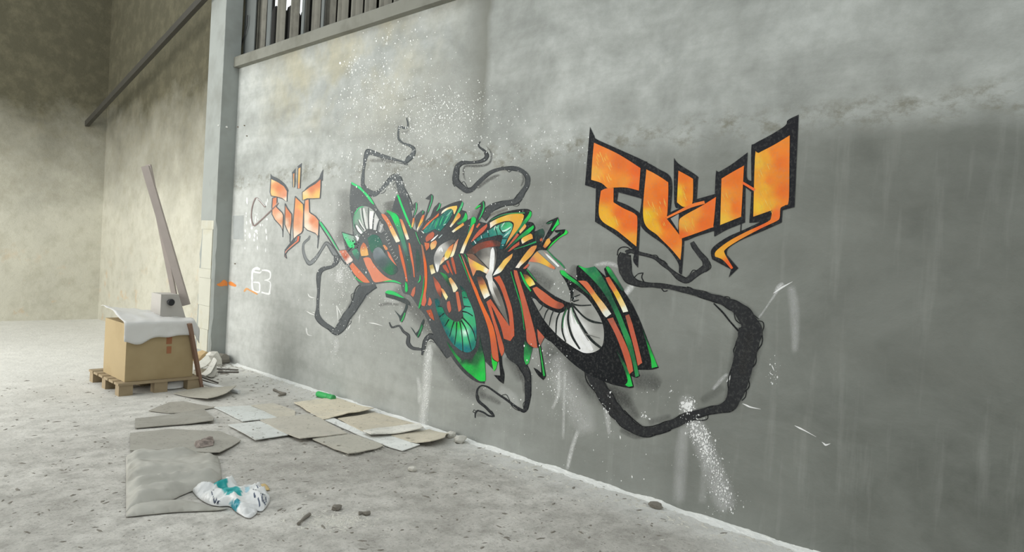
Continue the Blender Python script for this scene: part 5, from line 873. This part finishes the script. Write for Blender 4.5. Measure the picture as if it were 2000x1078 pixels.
# ================================================================== the floor
M_BOARD = {}
def board_mat(rgb):
    if rgb not in M_BOARD:
        k = NT('dusty_card'); p = k.pos(); c = L3(rgb)
        n = k.noise(p, 5, 5, .65)
        cc = k.mix(n, tuple(v * .82 for v in c), tuple(min(1, v * 1.15) for v in c))
        cc = k.mix(k.math('MULTIPLY', k.ramp(k.noise(p, 30, 4, .7), [(.56, 0), (.7, 1)]), .5), cc, L3((104, 100, 92)))
        cc = k.mix(k.math('MULTIPLY', k.ramp(k.noise(p, 2.2, 4, .7), [(.5, 0), (.7, 1)]), .4), cc, L3((170, 168, 160)))
        k.col(cc); k.rough(.85, .15); k.bump(k.noise(p, 22, 4), .3, .006); M_BOARD[rgb] = k.m
    return M_BOARD[rgb]
def sheet(name, label, cat, pts, rgb, z, th=.006, lift=None, wav=.004, crop='P', group=None, rag=.35, mat=None, g=.05, cols=None, seed=0, maxh=1.0):
    """thin sheet on the floor; pts = measured corners, lift = [(corner px, py, height, reach)...]"""
    P0 = [on_floor(x, y, z) for x, y in [q[:2] for q in cr(crop, pts)]]
    P = []
    for i in range(len(P0)):                         # slightly torn edges
        a, b = P0[i], P0[(i + 1) % len(P0)]; n = max(2, int((b - a).length / .05))
        for j in range(n):
            q = a.lerp(b, j / n)
            if j: 
                d = (b - a).normalized(); q = q + Vector((-d.y, d.x, 0)) * (.014 * rag * noise.noise(q * 9 + Vector((seed, 0, 0))))
            P.append((q.x, q.y))
    A = [(on_floor(*cr(crop, [l[:2]])[0], z), l[2], l[3]) for l in (lift or [])]
    vs = [Vector(q) for q in P]; n = len(vs)
    xs = [q[0] for q in P]; ys = [q[1] for q in P]
    y = min(ys) + g / 2
    while y < max(ys):
        x = min(xs) + g / 2
        while x < max(xs):
            if inside(P, x, y): vs.append(Vector((x, y)))
            x += g
        y += g
    co, _, fc, *_ = delaunay_2d_cdt(vs, [(i, (i + 1) % n) for i in range(n)], [], 1, 1e-5)
    fc = [tuple(f) for f in fc if inside(P, sum(co[i].x for i in f) / 3, sum(co[i].y for i in f) / 3)]
    def hz(c):
        h = wav * (1 + noise.noise(Vector((c.x * 4, c.y * 4, z * 50 + seed)))) 
        for q, hh, r in A:
            d = math.hypot(c.x - q.x, c.y - q.y)
            if d < r: h += hh * (1 - d / r) ** 1.6
        return min(h, maxh)
    top = [Vector((c.x, c.y, z + th + hz(c))) for c in co]; m = len(top)
    V = top + [t - Vector((0, 0, th)) for t in top]
    F = []
    cnt = {}
    for f in fc:
        nr = (top[f[1]] - top[f[0]]).cross(top[f[2]] - top[f[0]])
        if nr.z < 0: f = f[::-1]
        F.append(f); F.append(tuple(i + m for i in f[::-1]))
        for i in range(3): cnt[(f[i], f[(i + 1) % 3])] = 1
    for a, b in cnt:
        if (b, a) not in cnt: F.append((b, a, a + m, b + m))
    o = mesh(name, V, F, mat or board_mat(rgb))
    return tag(o, label, cat, group)
GRP = 'cardboard sheets littering the floor'
sheet('cardboard_sheet', 'curled grey cardboard sheet below the pallet, its right edge lifted', 'cardboard', [(45, 660), (180, 625), (320, 600), (480, 622), (655, 652), (560, 690), (380, 738), (230, 705)], (166, 162, 150), .004, .006, [(655, 652, .07, .5), (380, 738, .03, .3)], crop='T')
sheet('cardboard_sheet', 'grey cardboard sheet at the left edge in front of the curled one', 'cardboard', [(-330, 905), (0, 868), (340, 810), (442, 915), (428, 942), (0, 972), (-330, 1000)], (150, 147, 138), .004, .006, [(430, 935, .02, .25)], crop='T')
sheet('cardboard_sheet', 'flat dusty cardboard sheet carrying the crumpled dark paper', 'cardboard', [(-380, 90), (0, 50), (500, 75), (640, 130), (702, 158), (492, 292), (250, 272), (0, 250), (-380, 262)], (158, 155, 146), .010, .006, [(492, 292, .012, .2)], crop='U')
sheet('cardboard_sheet', 'white board tile next to the tan sheet, farther of the two', 'cardboard', [(440, 795), (620, 787), (785, 778), (930, 838), (1062, 900), (900, 915), (720, 932), (580, 860)], (206, 209, 205), .004, .006, crop='T')
sheet('cardboard_sheet', 'plain tan sheet between the white tile and the torn tan sheet', 'cardboard', [(800, 774), (1010, 750), (1120, 785), (1235, 835), (1225, 882), (1062, 903), (930, 838)], (196, 190, 175), .002, .004, crop='T')
sheet('cardboard_sheet', 'white board tile with a crisp corner, nearer of the two', 'cardboard', [(445.5, 831), (506, 824), (563, 851), (499, 861)], (206, 208, 204), .012, .006)
sheet('cardboard_sheet', 'grey-tan sheet lapping over the near white tile', 'cardboard', [(508, 822), (560, 815), (600, 811), (625, 818), (678, 848), (640, 853), (608, 857), (586, 861), (545, 841)], (188, 183, 171), .020, .006, [(586, 861, .012, .25)])
sheet('cardboard_sheet', 'grey-tan sheet with a crumbling front edge, nearest of the pile', 'cardboard', [(610, 859), (645, 852), (676, 848), (698, 852), (750, 871), (736, 878), (708, 884), (680, 889.5), (645, 875)], (184, 180, 168), .012, .006, [(680, 889, .01, .2)], rag=1.0)
sheet('cardboard_sheet', 'white strip of board running through the middle of the pile', 'cardboard', [(630, 820), (650, 818), (680, 831), (710, 844), (726, 855), (762, 852), (792, 861), (820, 870), (786, 882), (752, 872), (698, 850), (662, 834)], (230, 231, 227), .004, .006)
sheet('cardboard_sheet', 'torn tan cardboard sheet beside the green tube', 'cardboard', [(574, 787), (620, 781), (656, 778), (694, 790), (730, 803), (724, 808), (702, 811), (680, 814), (652, 817), (628, 821), (608, 808), (588, 796)], (214, 205, 184), .012, .006, [(724, 808, .04, .3), (680, 814, .025, .25)], rag=1.3)
sheet('cardboard_sheet', 'dirty tan cardboard sheet lying against the wall foot', 'cardboard', [(660, 819), (700, 813), (730, 807), (776, 819), (814, 830), (775, 836), (740, 840), (710, 844), (685, 832)], (204, 195, 176), .012, .006)
sheet('cardboard_sheet', 'narrow pale cardboard flap folded along the dirty tan sheet', 'cardboard', [(709, 845), (738, 838), (780, 834), (820, 830), (827, 840), (820, 843), (770, 849), (724, 854)], (230, 227, 218), .024, .008, [(724, 854, .02, .3), (823, 842, .02, .3)])
sheet('cardboard_sheet', 'warped tan cardboard piece at the right end of the pile', 'cardboard', [(764, 852), (795, 848), (826, 843), (838, 840), (858, 847), (876, 854), (868, 864), (840, 871), (814, 868), (790, 860)], (206, 198, 180), .012, .006, [(868, 860, .05, .25), (840, 871, .03, .2)])
sheet('cardboard_sheet', 'thin grey sheet edge left of the far white tile', 'cardboard', [(0, 745), (140, 735), (330, 770), (450, 795), (345, 815), (160, 845), (0, 850), (-200, 830)], (156, 152, 142), .002, .004, crop='T')
# folded dusty cloth and sacking at the lower left
M_CLOTH = simple('dusty_sacking', (178, 176, 168), .95, .12, 6, .1, bump=.4, stain=(140, 137, 128))
def crumple(name, label, cat, pts, h, mat, crop='U', seed=0, z=.006, fold=9.0, th=.004, colf=None, g=.02, group=None, dirv=None, base=.25, edge=.05, oct2=0.0, smooth=True):
    P0 = [on_floor(x, y, z) for x, y in [q[:2] for q in catmull(cr(crop, pts), 4, True)]]
    P = [(q.x, q.y) for q in P0]; vs = [Vector(q) for q in P]; n = len(vs)
    xs = [q[0] for q in P]; ys = [q[1] for q in P]; y = min(ys) + g / 2
    while y < max(ys):
        x = min(xs) + g / 2
        while x < max(xs):
            if inside(P, x, y): vs.append(Vector((x + random.uniform(-.2, .2) * g, y + random.uniform(-.2, .2) * g)))
            x += g
        y += g
    co, _, fc, *_ = delaunay_2d_cdt(vs, [(i, (i + 1) % n) for i in range(n)], [], 1, 1e-5)
    fc = [tuple(f) for f in fc if inside(P, sum(co[i].x for i in f) / 3, sum(co[i].y for i in f) / 3)]
    cmid = Vector((sum(xs) / len(xs), sum(ys) / len(ys)))
    def hz(c):
        d = min(math.hypot(c.x - q[0], c.y - q[1]) for q in P)
        e = min(1, d / edge)
        q = Vector((c.x * fold, c.y * fold, seed * 3.7))
        if dirv: q = Vector((c.x * dirv[0] + c.y * dirv[1], (c.x * -dirv[1] + c.y * dirv[0]) * .25, seed))
        r = 1 - abs(noise.noise(q)) * 2.2
        r = max(0, r) ** 1.3
        if oct2: r += oct2 * (1 - 2 * abs(noise.noise(Vector((c.x * fold * 3.1, c.y * fold * 3.1, seed + 9.0)))))
        return .003 + e * h * (base + (1 - base) * r)
    top = [Vector((c.x, c.y, z + hz(c))) for c in co]; m = len(top)
    V = top + [Vector((t.x, t.y, max(z, t.z - th))) for t in top]; F = []; cnt = {}
    for f in fc:
        nr = (top[f[1]] - top[f[0]]).cross(top[f[2]] - top[f[0]])
        if nr.z < 0: f = f[::-1]
        F.append(f); F.append(tuple(i + m for i in f[::-1]))
        for i in range(3): cnt[(f[i], f[(i + 1) % 3])] = 1
    for a, b in cnt:
        if (b, a) not in cnt: F.append((b, a, a + m, b + m))
    o = mesh(name, V, F, mat, None, smooth)
    if colf: 
        at = o.data.color_attributes.new('Col', 'FLOAT_COLOR', 'POINT')
        at.data.foreach_set('color', [x for v in V for x in L3(colf(v)) + (1,)])
    return tag(o, label, cat, group)
crumple('sacking', 'dusty grey sacking lying in folds at the lower left', 'sack', [(-420, 320), (0, 296), (250, 300), (480, 318), (505, 420), (515, 528), (400, 590), (250, 638), (120, 690), (0, 742), (-420, 860)], .075, M_CLOTH, seed=4, dirv=(1.2, 6.0), base=.4, g=.02, edge=.06, fold=4, oct2=.12)
crumple('sacking', 'flat dusty sacking edge in front of the plastic bag', 'sack', [(-420, 790), (0, 745), (200, 745), (420, 800), (590, 812), (480, 835), (250, 845), (0, 858), (-420, 900)], .03, M_CLOTH, seed=9, dirv=(2.0, 6.0), base=.4, g=.03)
def bag_mat():
    k = NT('printed_plastic_film'); a = k.new('ShaderNodeVertexColor', layer_name='Col')
    k.col(a.outputs[0]); k.rough(.35, .45); k.bump(k.noise(k.pos(), 40, 4), .35, .006); return k.m
M_BAG = bag_mat()
TEALP = [[(on_floor(x, y, .02).x, on_floor(x, y, .02).y) for x, y in cr('U', q)] for q in ([(415, 610), (470, 595), (560, 590), (580, 625), (640, 665), (710, 720), (690, 742), (560, 740), (520, 720), (480, 650), (420, 640)], [(595, 765), (640, 780), (695, 780), (685, 820), (640, 835), (610, 800)], [(730, 650), (780, 640), (790, 700), (740, 712)])]
def bag_col(v):
    if inside(TEALP[0], v.x, v.y): return (38, 158, 158)
    if inside(TEALP[1], v.x, v.y): return (36, 140, 156)
    if inside(TEALP[2], v.x, v.y): return (160, 196, 208)
    t = noise.noise(v * 7); return (218 + 14 * t, 219 + 14 * t, 218 + 12 * t)
bag = crumple('plastic_bag', 'crumpled white and teal printed plastic bag on the floor at lower left', 'plastic bag', [(228, 648), (330, 628), (440, 600), (560, 566), (640, 575), (690, 625), (780, 598), (900, 638), (980, 718), (972, 770), (912, 842), (862, 838), (862, 860), (800, 908), (745, 903), (650, 845), (590, 795), (480, 795), (380, 770), (290, 715)], .05, M_BAG, seed=2, fold=6.5, colf=bag_col, g=.009, base=.15, edge=.025, oct2=.45)
# printed letters on the bag: "110" and "EB"
M_INK = simple('dark_print', (74, 84, 104), .5, .1)
def print_on(o, glyphs, crop):
    me = o.data; bmx = bmesh.new(); bmx.from_mesh(me); from mathutils.bvhtree import BVHTree
    t = BVHTree.FromBMesh(bmx); V, F = [], []
    for line in glyphs:
        Q = catmull(cr(crop, line), 1.0, False)
        n0 = len(V)
        for i, p in enumerate(Q):
            a, b = Q[max(i - 1, 0)], Q[min(i + 1, len(Q) - 1)]; d = Vector((b[0] - a[0], b[1] - a[1])).normalized()
            for s in (-1, 1):
                w = on_floor(p[0] - d.y * s * p[2] / 2, p[1] + d.x * s * p[2] / 2, .04)
                h = t.ray_cast(Vector((w.x, w.y, 1)), Vector((0, 0, -1)))
                V.append((w.x, w.y, (h[0].z if h[0] else .04) + .0015))
        F += [(n0 + 2 * i, n0 + 2 * i + 1, n0 + 2 * i + 3, n0 + 2 * i + 2) for i in range(len(Q) - 1)]
    bmx.free(); r_ = mesh('lettering', V, F, M_INK, o); r_['kind'] = 'stuff'; return r_
print_on(bag, [[(818, 684, 8), (850, 668, 10)], [(828, 700, 8), (835, 715, 14), (845, 718, 8)], [(868, 730, 10), (888, 770, 12)], [(892, 716, 10), (915, 756, 12)], [(906, 712, 8), (925, 696, 10), (948, 712, 10), (950, 740, 10), (930, 752, 8), (912, 730, 8)], [(850, 640, 8), (868, 662, 8)], [(872, 634, 8), (888, 655, 8)], [(408, 672, 8), (425, 698, 8)], [(418, 668, 7), (440, 676, 7)], [(430, 706, 8), (448, 728, 8), (466, 716, 7)], [(470, 728, 8), (500, 750, 8)]], 'U')
# small litter
M_PAPERD = simple('dirty_dark_paper', (150, 138, 130), .8, .35, 25, bump=.4, stain=(64, 56, 52))
crumple('crumpled_paper', 'crumpled dark paper lying on the flat cardboard sheet', 'paper', [(248, 188), (300, 168), (350, 142), (420, 138), (442, 165), (432, 200), (370, 212), (310, 224), (262, 216)], .05, M_PAPERD, seed=6, fold=7, g=.008, z=.022, base=.3, edge=.06, oct2=.3, smooth=False)
M_YEL = simple('faded_yellow_paper', (196, 172, 124), .8, .15, 20)
crumple('paper_scrap', 'small faded yellow paper scrap behind the plastic bag', 'paper', [(850, 602), (890, 588), (930, 575), (965, 600), (985, 635), (940, 640), (895, 632)], .03, M_YEL, seed=3, fold=12, g=.015)
M_CLODD = simple('grey_clod', (124, 119, 110), .9, .2, 20, bump=.5)
M_CLODW = simple('plaster_lump', (198, 195, 186), .9, .12, 20, bump=.5)
def lump(name, label, crop, p, r, mat, seed, cat='rubble', group=None):
    x, y = cr(crop, [p])[0]; c = on_floor(x, y); V, F = rock_vf((c.x, c.y, r[2] * .8), r, seed)
    return tag(mesh(name, V, F, mat), label, cat, group)
lump('plaster_lump', 'pale plaster lump on the open floor below the white strip', 'V', (1225, 900), (.03, .03, .02), M_CLODW, 2)
lump('plaster_lump', 'dark little clod on the floor right of the plastic bag', 'U', (1640, 828), (.03, .025, .018), M_CLODD, 3)
lump('plaster_lump', 'pale plaster lump at the wall foot by the warped cardboard', 'V', (1690, 622), (.06, .045, .035), M_CLODW, 4)
lump('plaster_lump', 'small pale plaster crumb against the wall beside the warped cardboard', 'V', (1600, 572), (.05, .04, .03), M_CLODW, 5)
lump('plaster_lump', 'dark clod at the wall foot low on the right', 'Y', (580, 940), (.035, .05, .02), M_CLODD, 6)
def twig(pts, crop, r, label, name='twig'):
    P = [on_floor(*cr(crop, [p])[0], r + (p[2] if len(p) > 2 else 0)) for p in pts]
    V, F = tube_vf(P, r, 6, rads=[r * (.6 + .5 * abs(math.sin(i * 2.1 + 1))) for i in range(len(P))]); return tag(mesh(name, V, F, M_CLODD), label, 'debris')
twig([(1855, 862), (1890, 858), (1925, 864), (1960, 856)], 'U', .012, 'dark twig lying on the floor near the bottom edge')
twig([(1265, 965), (1290, 935), (1330, 900), (1375, 870)], 'U', .010, 'thin dark sliver curved along the dust patch at the bottom')
twig([(1025, 615), (1065, 632), (1100, 650), (1135, 655), (1070, 672)], 'T', .014, 'broken dark strip on the floor between pillar and green tube')
# green tube against the wall foot
a = on_floor(*cr('V', [(304, 146)])[0], .030); b = on_floor(*cr('V', [(458, 188)])[0], .030)
mid = a.lerp(b, .68); dr = (b - a).normalized()
gt = empty('green_tube', (a + b) / 2, 'short bright green plastic tube lying against the wall foot', 'tube')
M_GREEN = simple('green_plastic', (52, 168, 88), .45, .12, 10, .45, stain=(60, 140, 84)); M_GDK = simple('tube_inside', (40, 70, 52), .8, .1)
r = .030
V, F = tube_vf([a, a + dr * .01, mid - dr * .006, mid], r, 18, rads=[r * .93, r, r, r * .98]); mesh('barrel', V, F, M_GREEN, gt, True)
V, F = tube_vf([mid, mid + dr * .004, b - dr * .012, b, b - dr * .001, b - dr * .03], r, 18, cap=False, rads=[r * .96, r * 1.04, r * 1.04, r * .98, r * .78, r * .74]); mesh('cap', V, F, M_GREEN, gt, True)
V, F = tube_vf([b - dr * .03, b - dr * .028], r * .75, 14); mesh('opening', V, F, M_GDK, gt)
# white plaster dust piled along the wall foot
M_DUST = simple('white_plaster_dust', (232, 232, 228), .95, .10, 40, .1, bump=.8)
V, F, K = [], [], 7; n = 700
for i in range(n + 1):
    y = 7.9 - (7.9 - .2) * i / n
    w = .05 + .05 * noise.noise(Vector((y * 2.1, 0, 0))) + .03 * noise.noise(Vector((y * 13, 4, 0))) + .012 * noise.noise(Vector((y * 45, 4, 0))); hgt = .014 + .014 * noise.noise(Vector((y * 5, 9, 0)))
    w = max(.012, w); hgt = max(.004, hgt)
    for k in range(K):
        t = k / (K - 1); V.append((WALL_X - w * t - (.012 * noise.noise(Vector((y * 25, t * 3, 1))) if k else -.001), y, hgt * (1 - t) ** 1.3 + .002 * (1 - t) + .004 * noise.noise(Vector((y * 30, t * 9, 5))) * (1 - t)))
for i in range(n):
    for k in range(K - 1): F.append((i * K + k, i * K + k + 1, (i + 1) * K + k + 1, (i + 1) * K + k))
tag(mesh('plaster_dust', V, F, M_DUST), 'white plaster dust heaped along the foot of the painted wall', 'dust', kind='stuff')
# crumbs and grit
def crumbs(name, n, spot, mat, label, s0=.004, s1=.012, seed=1):
    q = random.Random(seed); V, F = [], []
    base = [(-1, -.2, 0), (-.2, -.8, 0), (.9, -.5, 0), (.8, .6, 0), (-.5, .9, 0), (.1, -.3, 1)]
    for _ in range(n):
        c = spot(q); r = s0 + (s1 - s0) * q.random() ** 3; a = q.random() * 6.3; n0 = len(V); el = q.uniform(.6, 3.0); hh = q.uniform(.2, .5)
        for x, y, z in base:
            x *= el * q.uniform(.7, 1.2); y *= q.uniform(.7, 1.2)
            V.append((c[0] + r * (x * math.cos(a) - y * math.sin(a)), c[1] + r * (x * math.sin(a) + y * math.cos(a)), c[2] + z * r * hh * 1.2))
        F += [(n0 + i_, n0 + (i_ + 1) % 5, n0 + 5) for i_ in range(5)]
    return tag(mesh(name, V, F, mat), label, 'debris', kind='stuff')
def anywhere(q): 
    y = q.uniform(1.2, 8.0); x = q.uniform(.8, 3.8); return (x, y, 0)
crumbs('grit', 2600, anywhere, M_CLODD, 'dark grit and crumbs strewn over the concrete floor', .002, .013, 3)
crumbs('grit', 500, anywhere, M_CLODW, 'pale plaster grit strewn over the concrete floor', .003, .010, 4)
def by_wall(q): return (WALL_X - .04 - abs(q.gauss(0, .14)), q.uniform(.6, 7.8), 0)
crumbs('plaster_crumbs', 1100, by_wall, M_CLODW, 'white plaster crumbs along the wall foot', .004, .016, 5)
def pile_edge(q):
    k = q.random(); p = (676 + 78 * k, 889 - 14 * k - 4 * q.random()) if q.random() < .6 else (606 + 50 * q.random(), 806 + 10 * q.random())
    v = on_floor(p[0] + q.gauss(0, 3), p[1] + q.gauss(0, 2)); return (v.x, v.y, .0 if p[1] > 850 else .018)
crumbs('plaster_crumbs', 160, pile_edge, M_CLODW, 'crumbled edge pieces in front of the nearest sheet', .005, .018, 6)
def dust_patch(q):
    v = on_floor(q.gauss(655, 40), q.gauss(1016, 9)); return (v.x, v.y, 0)
crumbs('plaster_crumbs', 420, dust_patch, M_CLODW, 'patch of white dust and chips at the bottom edge of the floor', .004, .012, 7)
def on_sheets(q):
    v = on_floor(*q.choice([(470, 808), (540, 828), (600, 838), (690, 800), (640, 806), (700, 826), (660, 862), (700, 865), (560, 826), (500, 843), (780, 862)]), .03)
    return (v.x + q.gauss(0, .16), v.y + q.gauss(0, .16), .026)
crumbs('grit', 150, on_sheets, M_CLODD, 'dark grit lying on the cardboard pile', .002, .008, 12)
lump('plaster_lump', 'dark torn flake on the tan sheet beside the green tube', 'V', (655, 300), (.045, .02, .012), M_CLODD, 21)
# ================================================================== the heap at far left: pallet, box, planks
BX0 = on_floor(375, 760).x; BY0 = on_floor(375, 760).y
M_WOOD = simple('grey_pallet_wood', (150, 134, 108), .85, .2, 9, bump=.3); M_WDK = simple('brown_plank', (128, 102, 86), .75, .15, 8, bump=.2)
print('pallet at', BX0, BY0)
pal = empty('pallet', (BX0 - .5, BY0 + .4, 0), 'low wooden pallet under the cardboard box at far left', 'pallet')
pr = BX0 + .075
for dx in (-.62, -.31, 0):
    for dy in (0, .38, .76):
        V, F = box_vf((pr + dx - .12, BY0 + dy, .0), (pr + dx, BY0 + dy + .1, .10)); mesh('block', V, F, M_WOOD, pal)
for i in range(6):
    V, F = box_vf((pr - .75, BY0 - .01 + i * .15, .10), (pr, BY0 + .11 + i * .15, .122)); mesh('deck_board', V, F, M_WOOD, pal)
# cardboard box
bz0 = .124; fy = BY0 + .03
bxr = on_y(375.5, 738, fy).x; bz1 = on_y(372.7, 632, fy).z; bxl = bxr - .62
M_BOX = simple('brown_cardboard', (164, 146, 112), .85, .08, 4, bump=.15, stain=(150, 131, 97)); M_TAPE = simple('dark_red_print', (150, 100, 70), .7, .1)
cb = empty('cardboard_box', ((bxl + bxr) / 2, fy + .3, bz0), 'tall tan cardboard box standing on the pallet', 'box')
def box_panel(name, lo, hi): V, F = box_vf(lo, hi); return mesh(name, V, F, M_BOX, cb)
box_panel('front_panel', (bxl, fy, bz0), (bxr, fy + .012, bz1)); box_panel('side_panel', (bxr - .012, fy + .012, bz0), (bxr, fy + .6, bz1)); box_panel('side_panel', (bxl, fy + .012, bz0), (bxl + .012, fy + .6, bz1))
box_panel('back_panel', (bxl, fy + .6, bz0), (bxr, fy + .612, bz1)); box_panel('top_flap', (bxl, fy, bz1), (bxr, fy + .3, bz1 + .01)); box_panel('top_flap', (bxl, fy + .302, bz1), (bxr, fy + .612, bz1 + .01))
for u, v, w_, h_ in ((8, 440, 22, 70), (10, 540, 14, 40)):
    p = on_y(*cr('X', [(u, v)])[0], fy - .001); V, F = box_vf((p.x - .03, fy - .002, p.z - .05), (p.x + w_ * .001, fy, p.z + .02)); mesh('printed_mark', V, F, M_TAPE, cb)
# plastic film draped over the box top
M_FILM = simple('cloudy_plastic_film', (206, 205, 202), .35, .06, 8, .5, bump=.3)
nu, nv = 30, 26; V, F = [], []
for j in range(nv + 1):
    t = j / nv * .95 - .27
    for i in range(nu + 1):
        x = bxl - .03 + (bxr - bxl + .07) * i / nu
        nn = noise.noise(Vector((x * 7, t * 6, 2)))
        if t < 0:
            hang = (.19 + .07 * noise.noise(Vector((x * 5, 0, 0))) - .05 * i / nu) * (-t / .27); y = fy - .016 - .018 * abs(nn) - .012 * (-t / .27); z = bz1 + .035 - hang + .012 * nn
        else: y = fy - .016 + t; z = bz1 + .035 + .03 * abs(nn) + .09 * max(0, math.sin((t - .05) * 3)) * (1 - i / nu)
        if i >= nu - 1: z -= .04 * (i - nu + 2)
        V.append((x, y, z))
for j in range(nv):
    for i in range(nu):
        a_ = j * (nu + 1) + i; F.append((a_, a_ + 1, a_ + nu + 2, a_ + nu + 1))
o = mesh('plastic_sheet', V, F, M_FILM, None, True); tag(o, 'cloudy plastic sheet draped over the cardboard box', 'plastic sheet')
md = o.modifiers.new('thickness', 'SOLIDIFY'); md.thickness = .004
# long planks leaning behind and beside the box
def plank(pa, pb, w, h, label, mat, ya, yb, roll=0):
    a_, b_ = on_y(*pa, ya), on_y(*pb, yb); V, F = bar_vf(a_, b_, w, h, roll); return tag(mesh('leaning_plank', V, F, mat), label, 'plank')
ps = on_floor(393, 757); plank((393, 757), (370, 632), .045, .03, 'thin brown plank leaning against the right side of the box', M_WDK, ps.y - .02, fy - .045)
M_GREYP = simple('grey_painted_plank', (158, 149, 143), .75, .12, 8, bump=.2)
plank((364, 596), (284, 325), .05, .07, 'grey plank rising from behind the plastic sheet, right of two', M_GREYP, fy + .28, fy + .55)
plank((341, 578), (290, 322), .03, .05, 'thin grey plank rising from behind the plastic sheet, left of two', M_GREYP, fy + .5, fy + .75)
# grey metal housing on top of the box
M_HOUS = simple('grey_metal_housing', (176, 172, 166), .5, .1, 6, .4)
hl = on_y(*cr('Q', [(-60, 845)])[0], fy + .22); hr = on_y(*cr('Q', [(118, 922)])[0], fy + .22); ht = on_y(*cr('Q', [(62, 850)])[0], fy + .22)
mh = empty('metal_housing', (hr.x - .2, fy + .3, bz1), 'sloped grey metal housing with a black knob on the box', 'machine part')
zb = bz1 + .03
V = [(hl.x, fy + .2, zb), (hr.x, fy + .2, zb), (ht.x, fy + .2, ht.z), (hl.x, fy + .2, ht.z), (hl.x, fy + .45, zb), (hr.x, fy + .45, zb), (ht.x, fy + .45, ht.z), (hl.x, fy + .45, ht.z)]
F = [(0, 1, 2, 3), (5, 4, 7, 6), (1, 5, 6, 2), (2, 6, 7, 3), (3, 7, 4, 0), (0, 4, 5, 1)]
mesh('casing', V, F, M_HOUS, mh)
kp = on_y(*cr('Q', [(8, 905)])[0], fy + .19); V, F = tube_vf([kp, kp + Vector((0, -.03, 0)), kp + Vector((0, -.04, 0))], .035, 14, rads=[.03, .035, .028]); mesh('knob', V, F, M_CABLE, mh)
# white wad, made up to fill the bright gap under the pallet
M_GAPW = simple('gap_white', (244, 244, 242), .6, .03, 10)
v0 = on_floor(345, 758); crumple('added_gap_wad', 'made-up white wad filling the bright gap under the pallet', 'paper', [(-120, 900), (0, 888), (90, 878), (160, 900), (172, 925), (150, 950), (60, 965), (-120, 975)], .06, M_GAPW, crop='X', seed=8, fold=6, g=.02, base=.6)
# rubble at the foot of the pillar
lump('rubble_stone', 'grey stone leaning on the rubble beside the pillar foot', 'X', (462, 722), (.09, .08, .10), M_CLODW, 12)
lump('rubble_stone', 'squarish grey block at the pillar foot', 'X', (538, 698), (.12, .09, .07), M_CLODD, 14)
lump('rubble_stone', 'tan broken brick chunk between box and pillar', 'X', (345, 690), (.12, .10, .08), simple('tan_brick', (190, 164, 124), .9, .15, 10, bump=.4), 15)
sheet('board_scrap', 'white board scrap leaning on the rubble by the pillar', 'board', [(262, 735), (330, 715), (405, 685), (438, 718), (385, 748), (300, 770)], (214, 212, 202), .05, .01, [(405, 690, .08, .5)], crop='X')
sheet('board_scrap', 'curled pale paper strip in front of the pillar rubble', 'board', [(330, 822), (400, 790), (468, 745), (500, 760), (440, 810), (385, 836)], (222, 219, 210), .02, .006, [(470, 748, .12, .45)], crop='X')
sheet('board_scrap', 'grey folded board standing before the pillar rubble', 'board', [(395, 838), (450, 800), (498, 748), (500, 810), (480, 845), (440, 852)], (150, 148, 140), .01, .006, [(498, 760, .10, .4)], crop='X')
sheet('board_scrap', 'dusty tan board beneath the white scrap near the pillar', 'board', [(255, 790), (330, 768), (430, 765), (400, 800), (330, 830), (262, 838)], (176, 168, 150), .004, .008, crop='X')
def rod(pa, pb, r, label, mat, name='metal_rod', crop='X', z=0):
    a_ = on_floor(*cr(crop, [pa])[0], r + z); b_ = on_floor(*cr(crop, [pb])[0], r)
    V, F = tube_vf([a_, a_.lerp(b_, .5), b_], r, 10); return tag(mesh(name, V, F, mat, None, False), label, 'rod')
M_ROD = simple('dark_rod', (92, 88, 82), .6, .2, 10); M_PIPE = simple('pale_grey_pipe', (206, 207, 206), .4, .08, 10, .5)
rod((505, 755), (728, 768), .009, 'dark rod on the floor at the pillar foot, farther of two', M_ROD)
rod((515, 790), (735, 790), .010, 'dark rod on the floor at the pillar foot, nearer of two', M_ROD)
rod((335, 840), (520, 905), .008, 'thin dark rod beside the pale pipe', M_ROD, z=.05)
rod((345, 870), (500, 925), .007, 'thin dark rod just behind the pale pipe', M_ROD, z=.04)
rod((350, 905), (738, 1000), .019, 'long pale grey pipe lying in front of the pillar rubble', M_PIPE, 'pipe', z=.03)
crumbs('rubble_bits', 160, lambda q: (lambda v: (v.x, v.y, 0))(on_floor(q.gauss(425, 26), q.gauss(722, 7))), M_CLODD, 'small rubble bits around the pillar foot', .006, .03, 9)
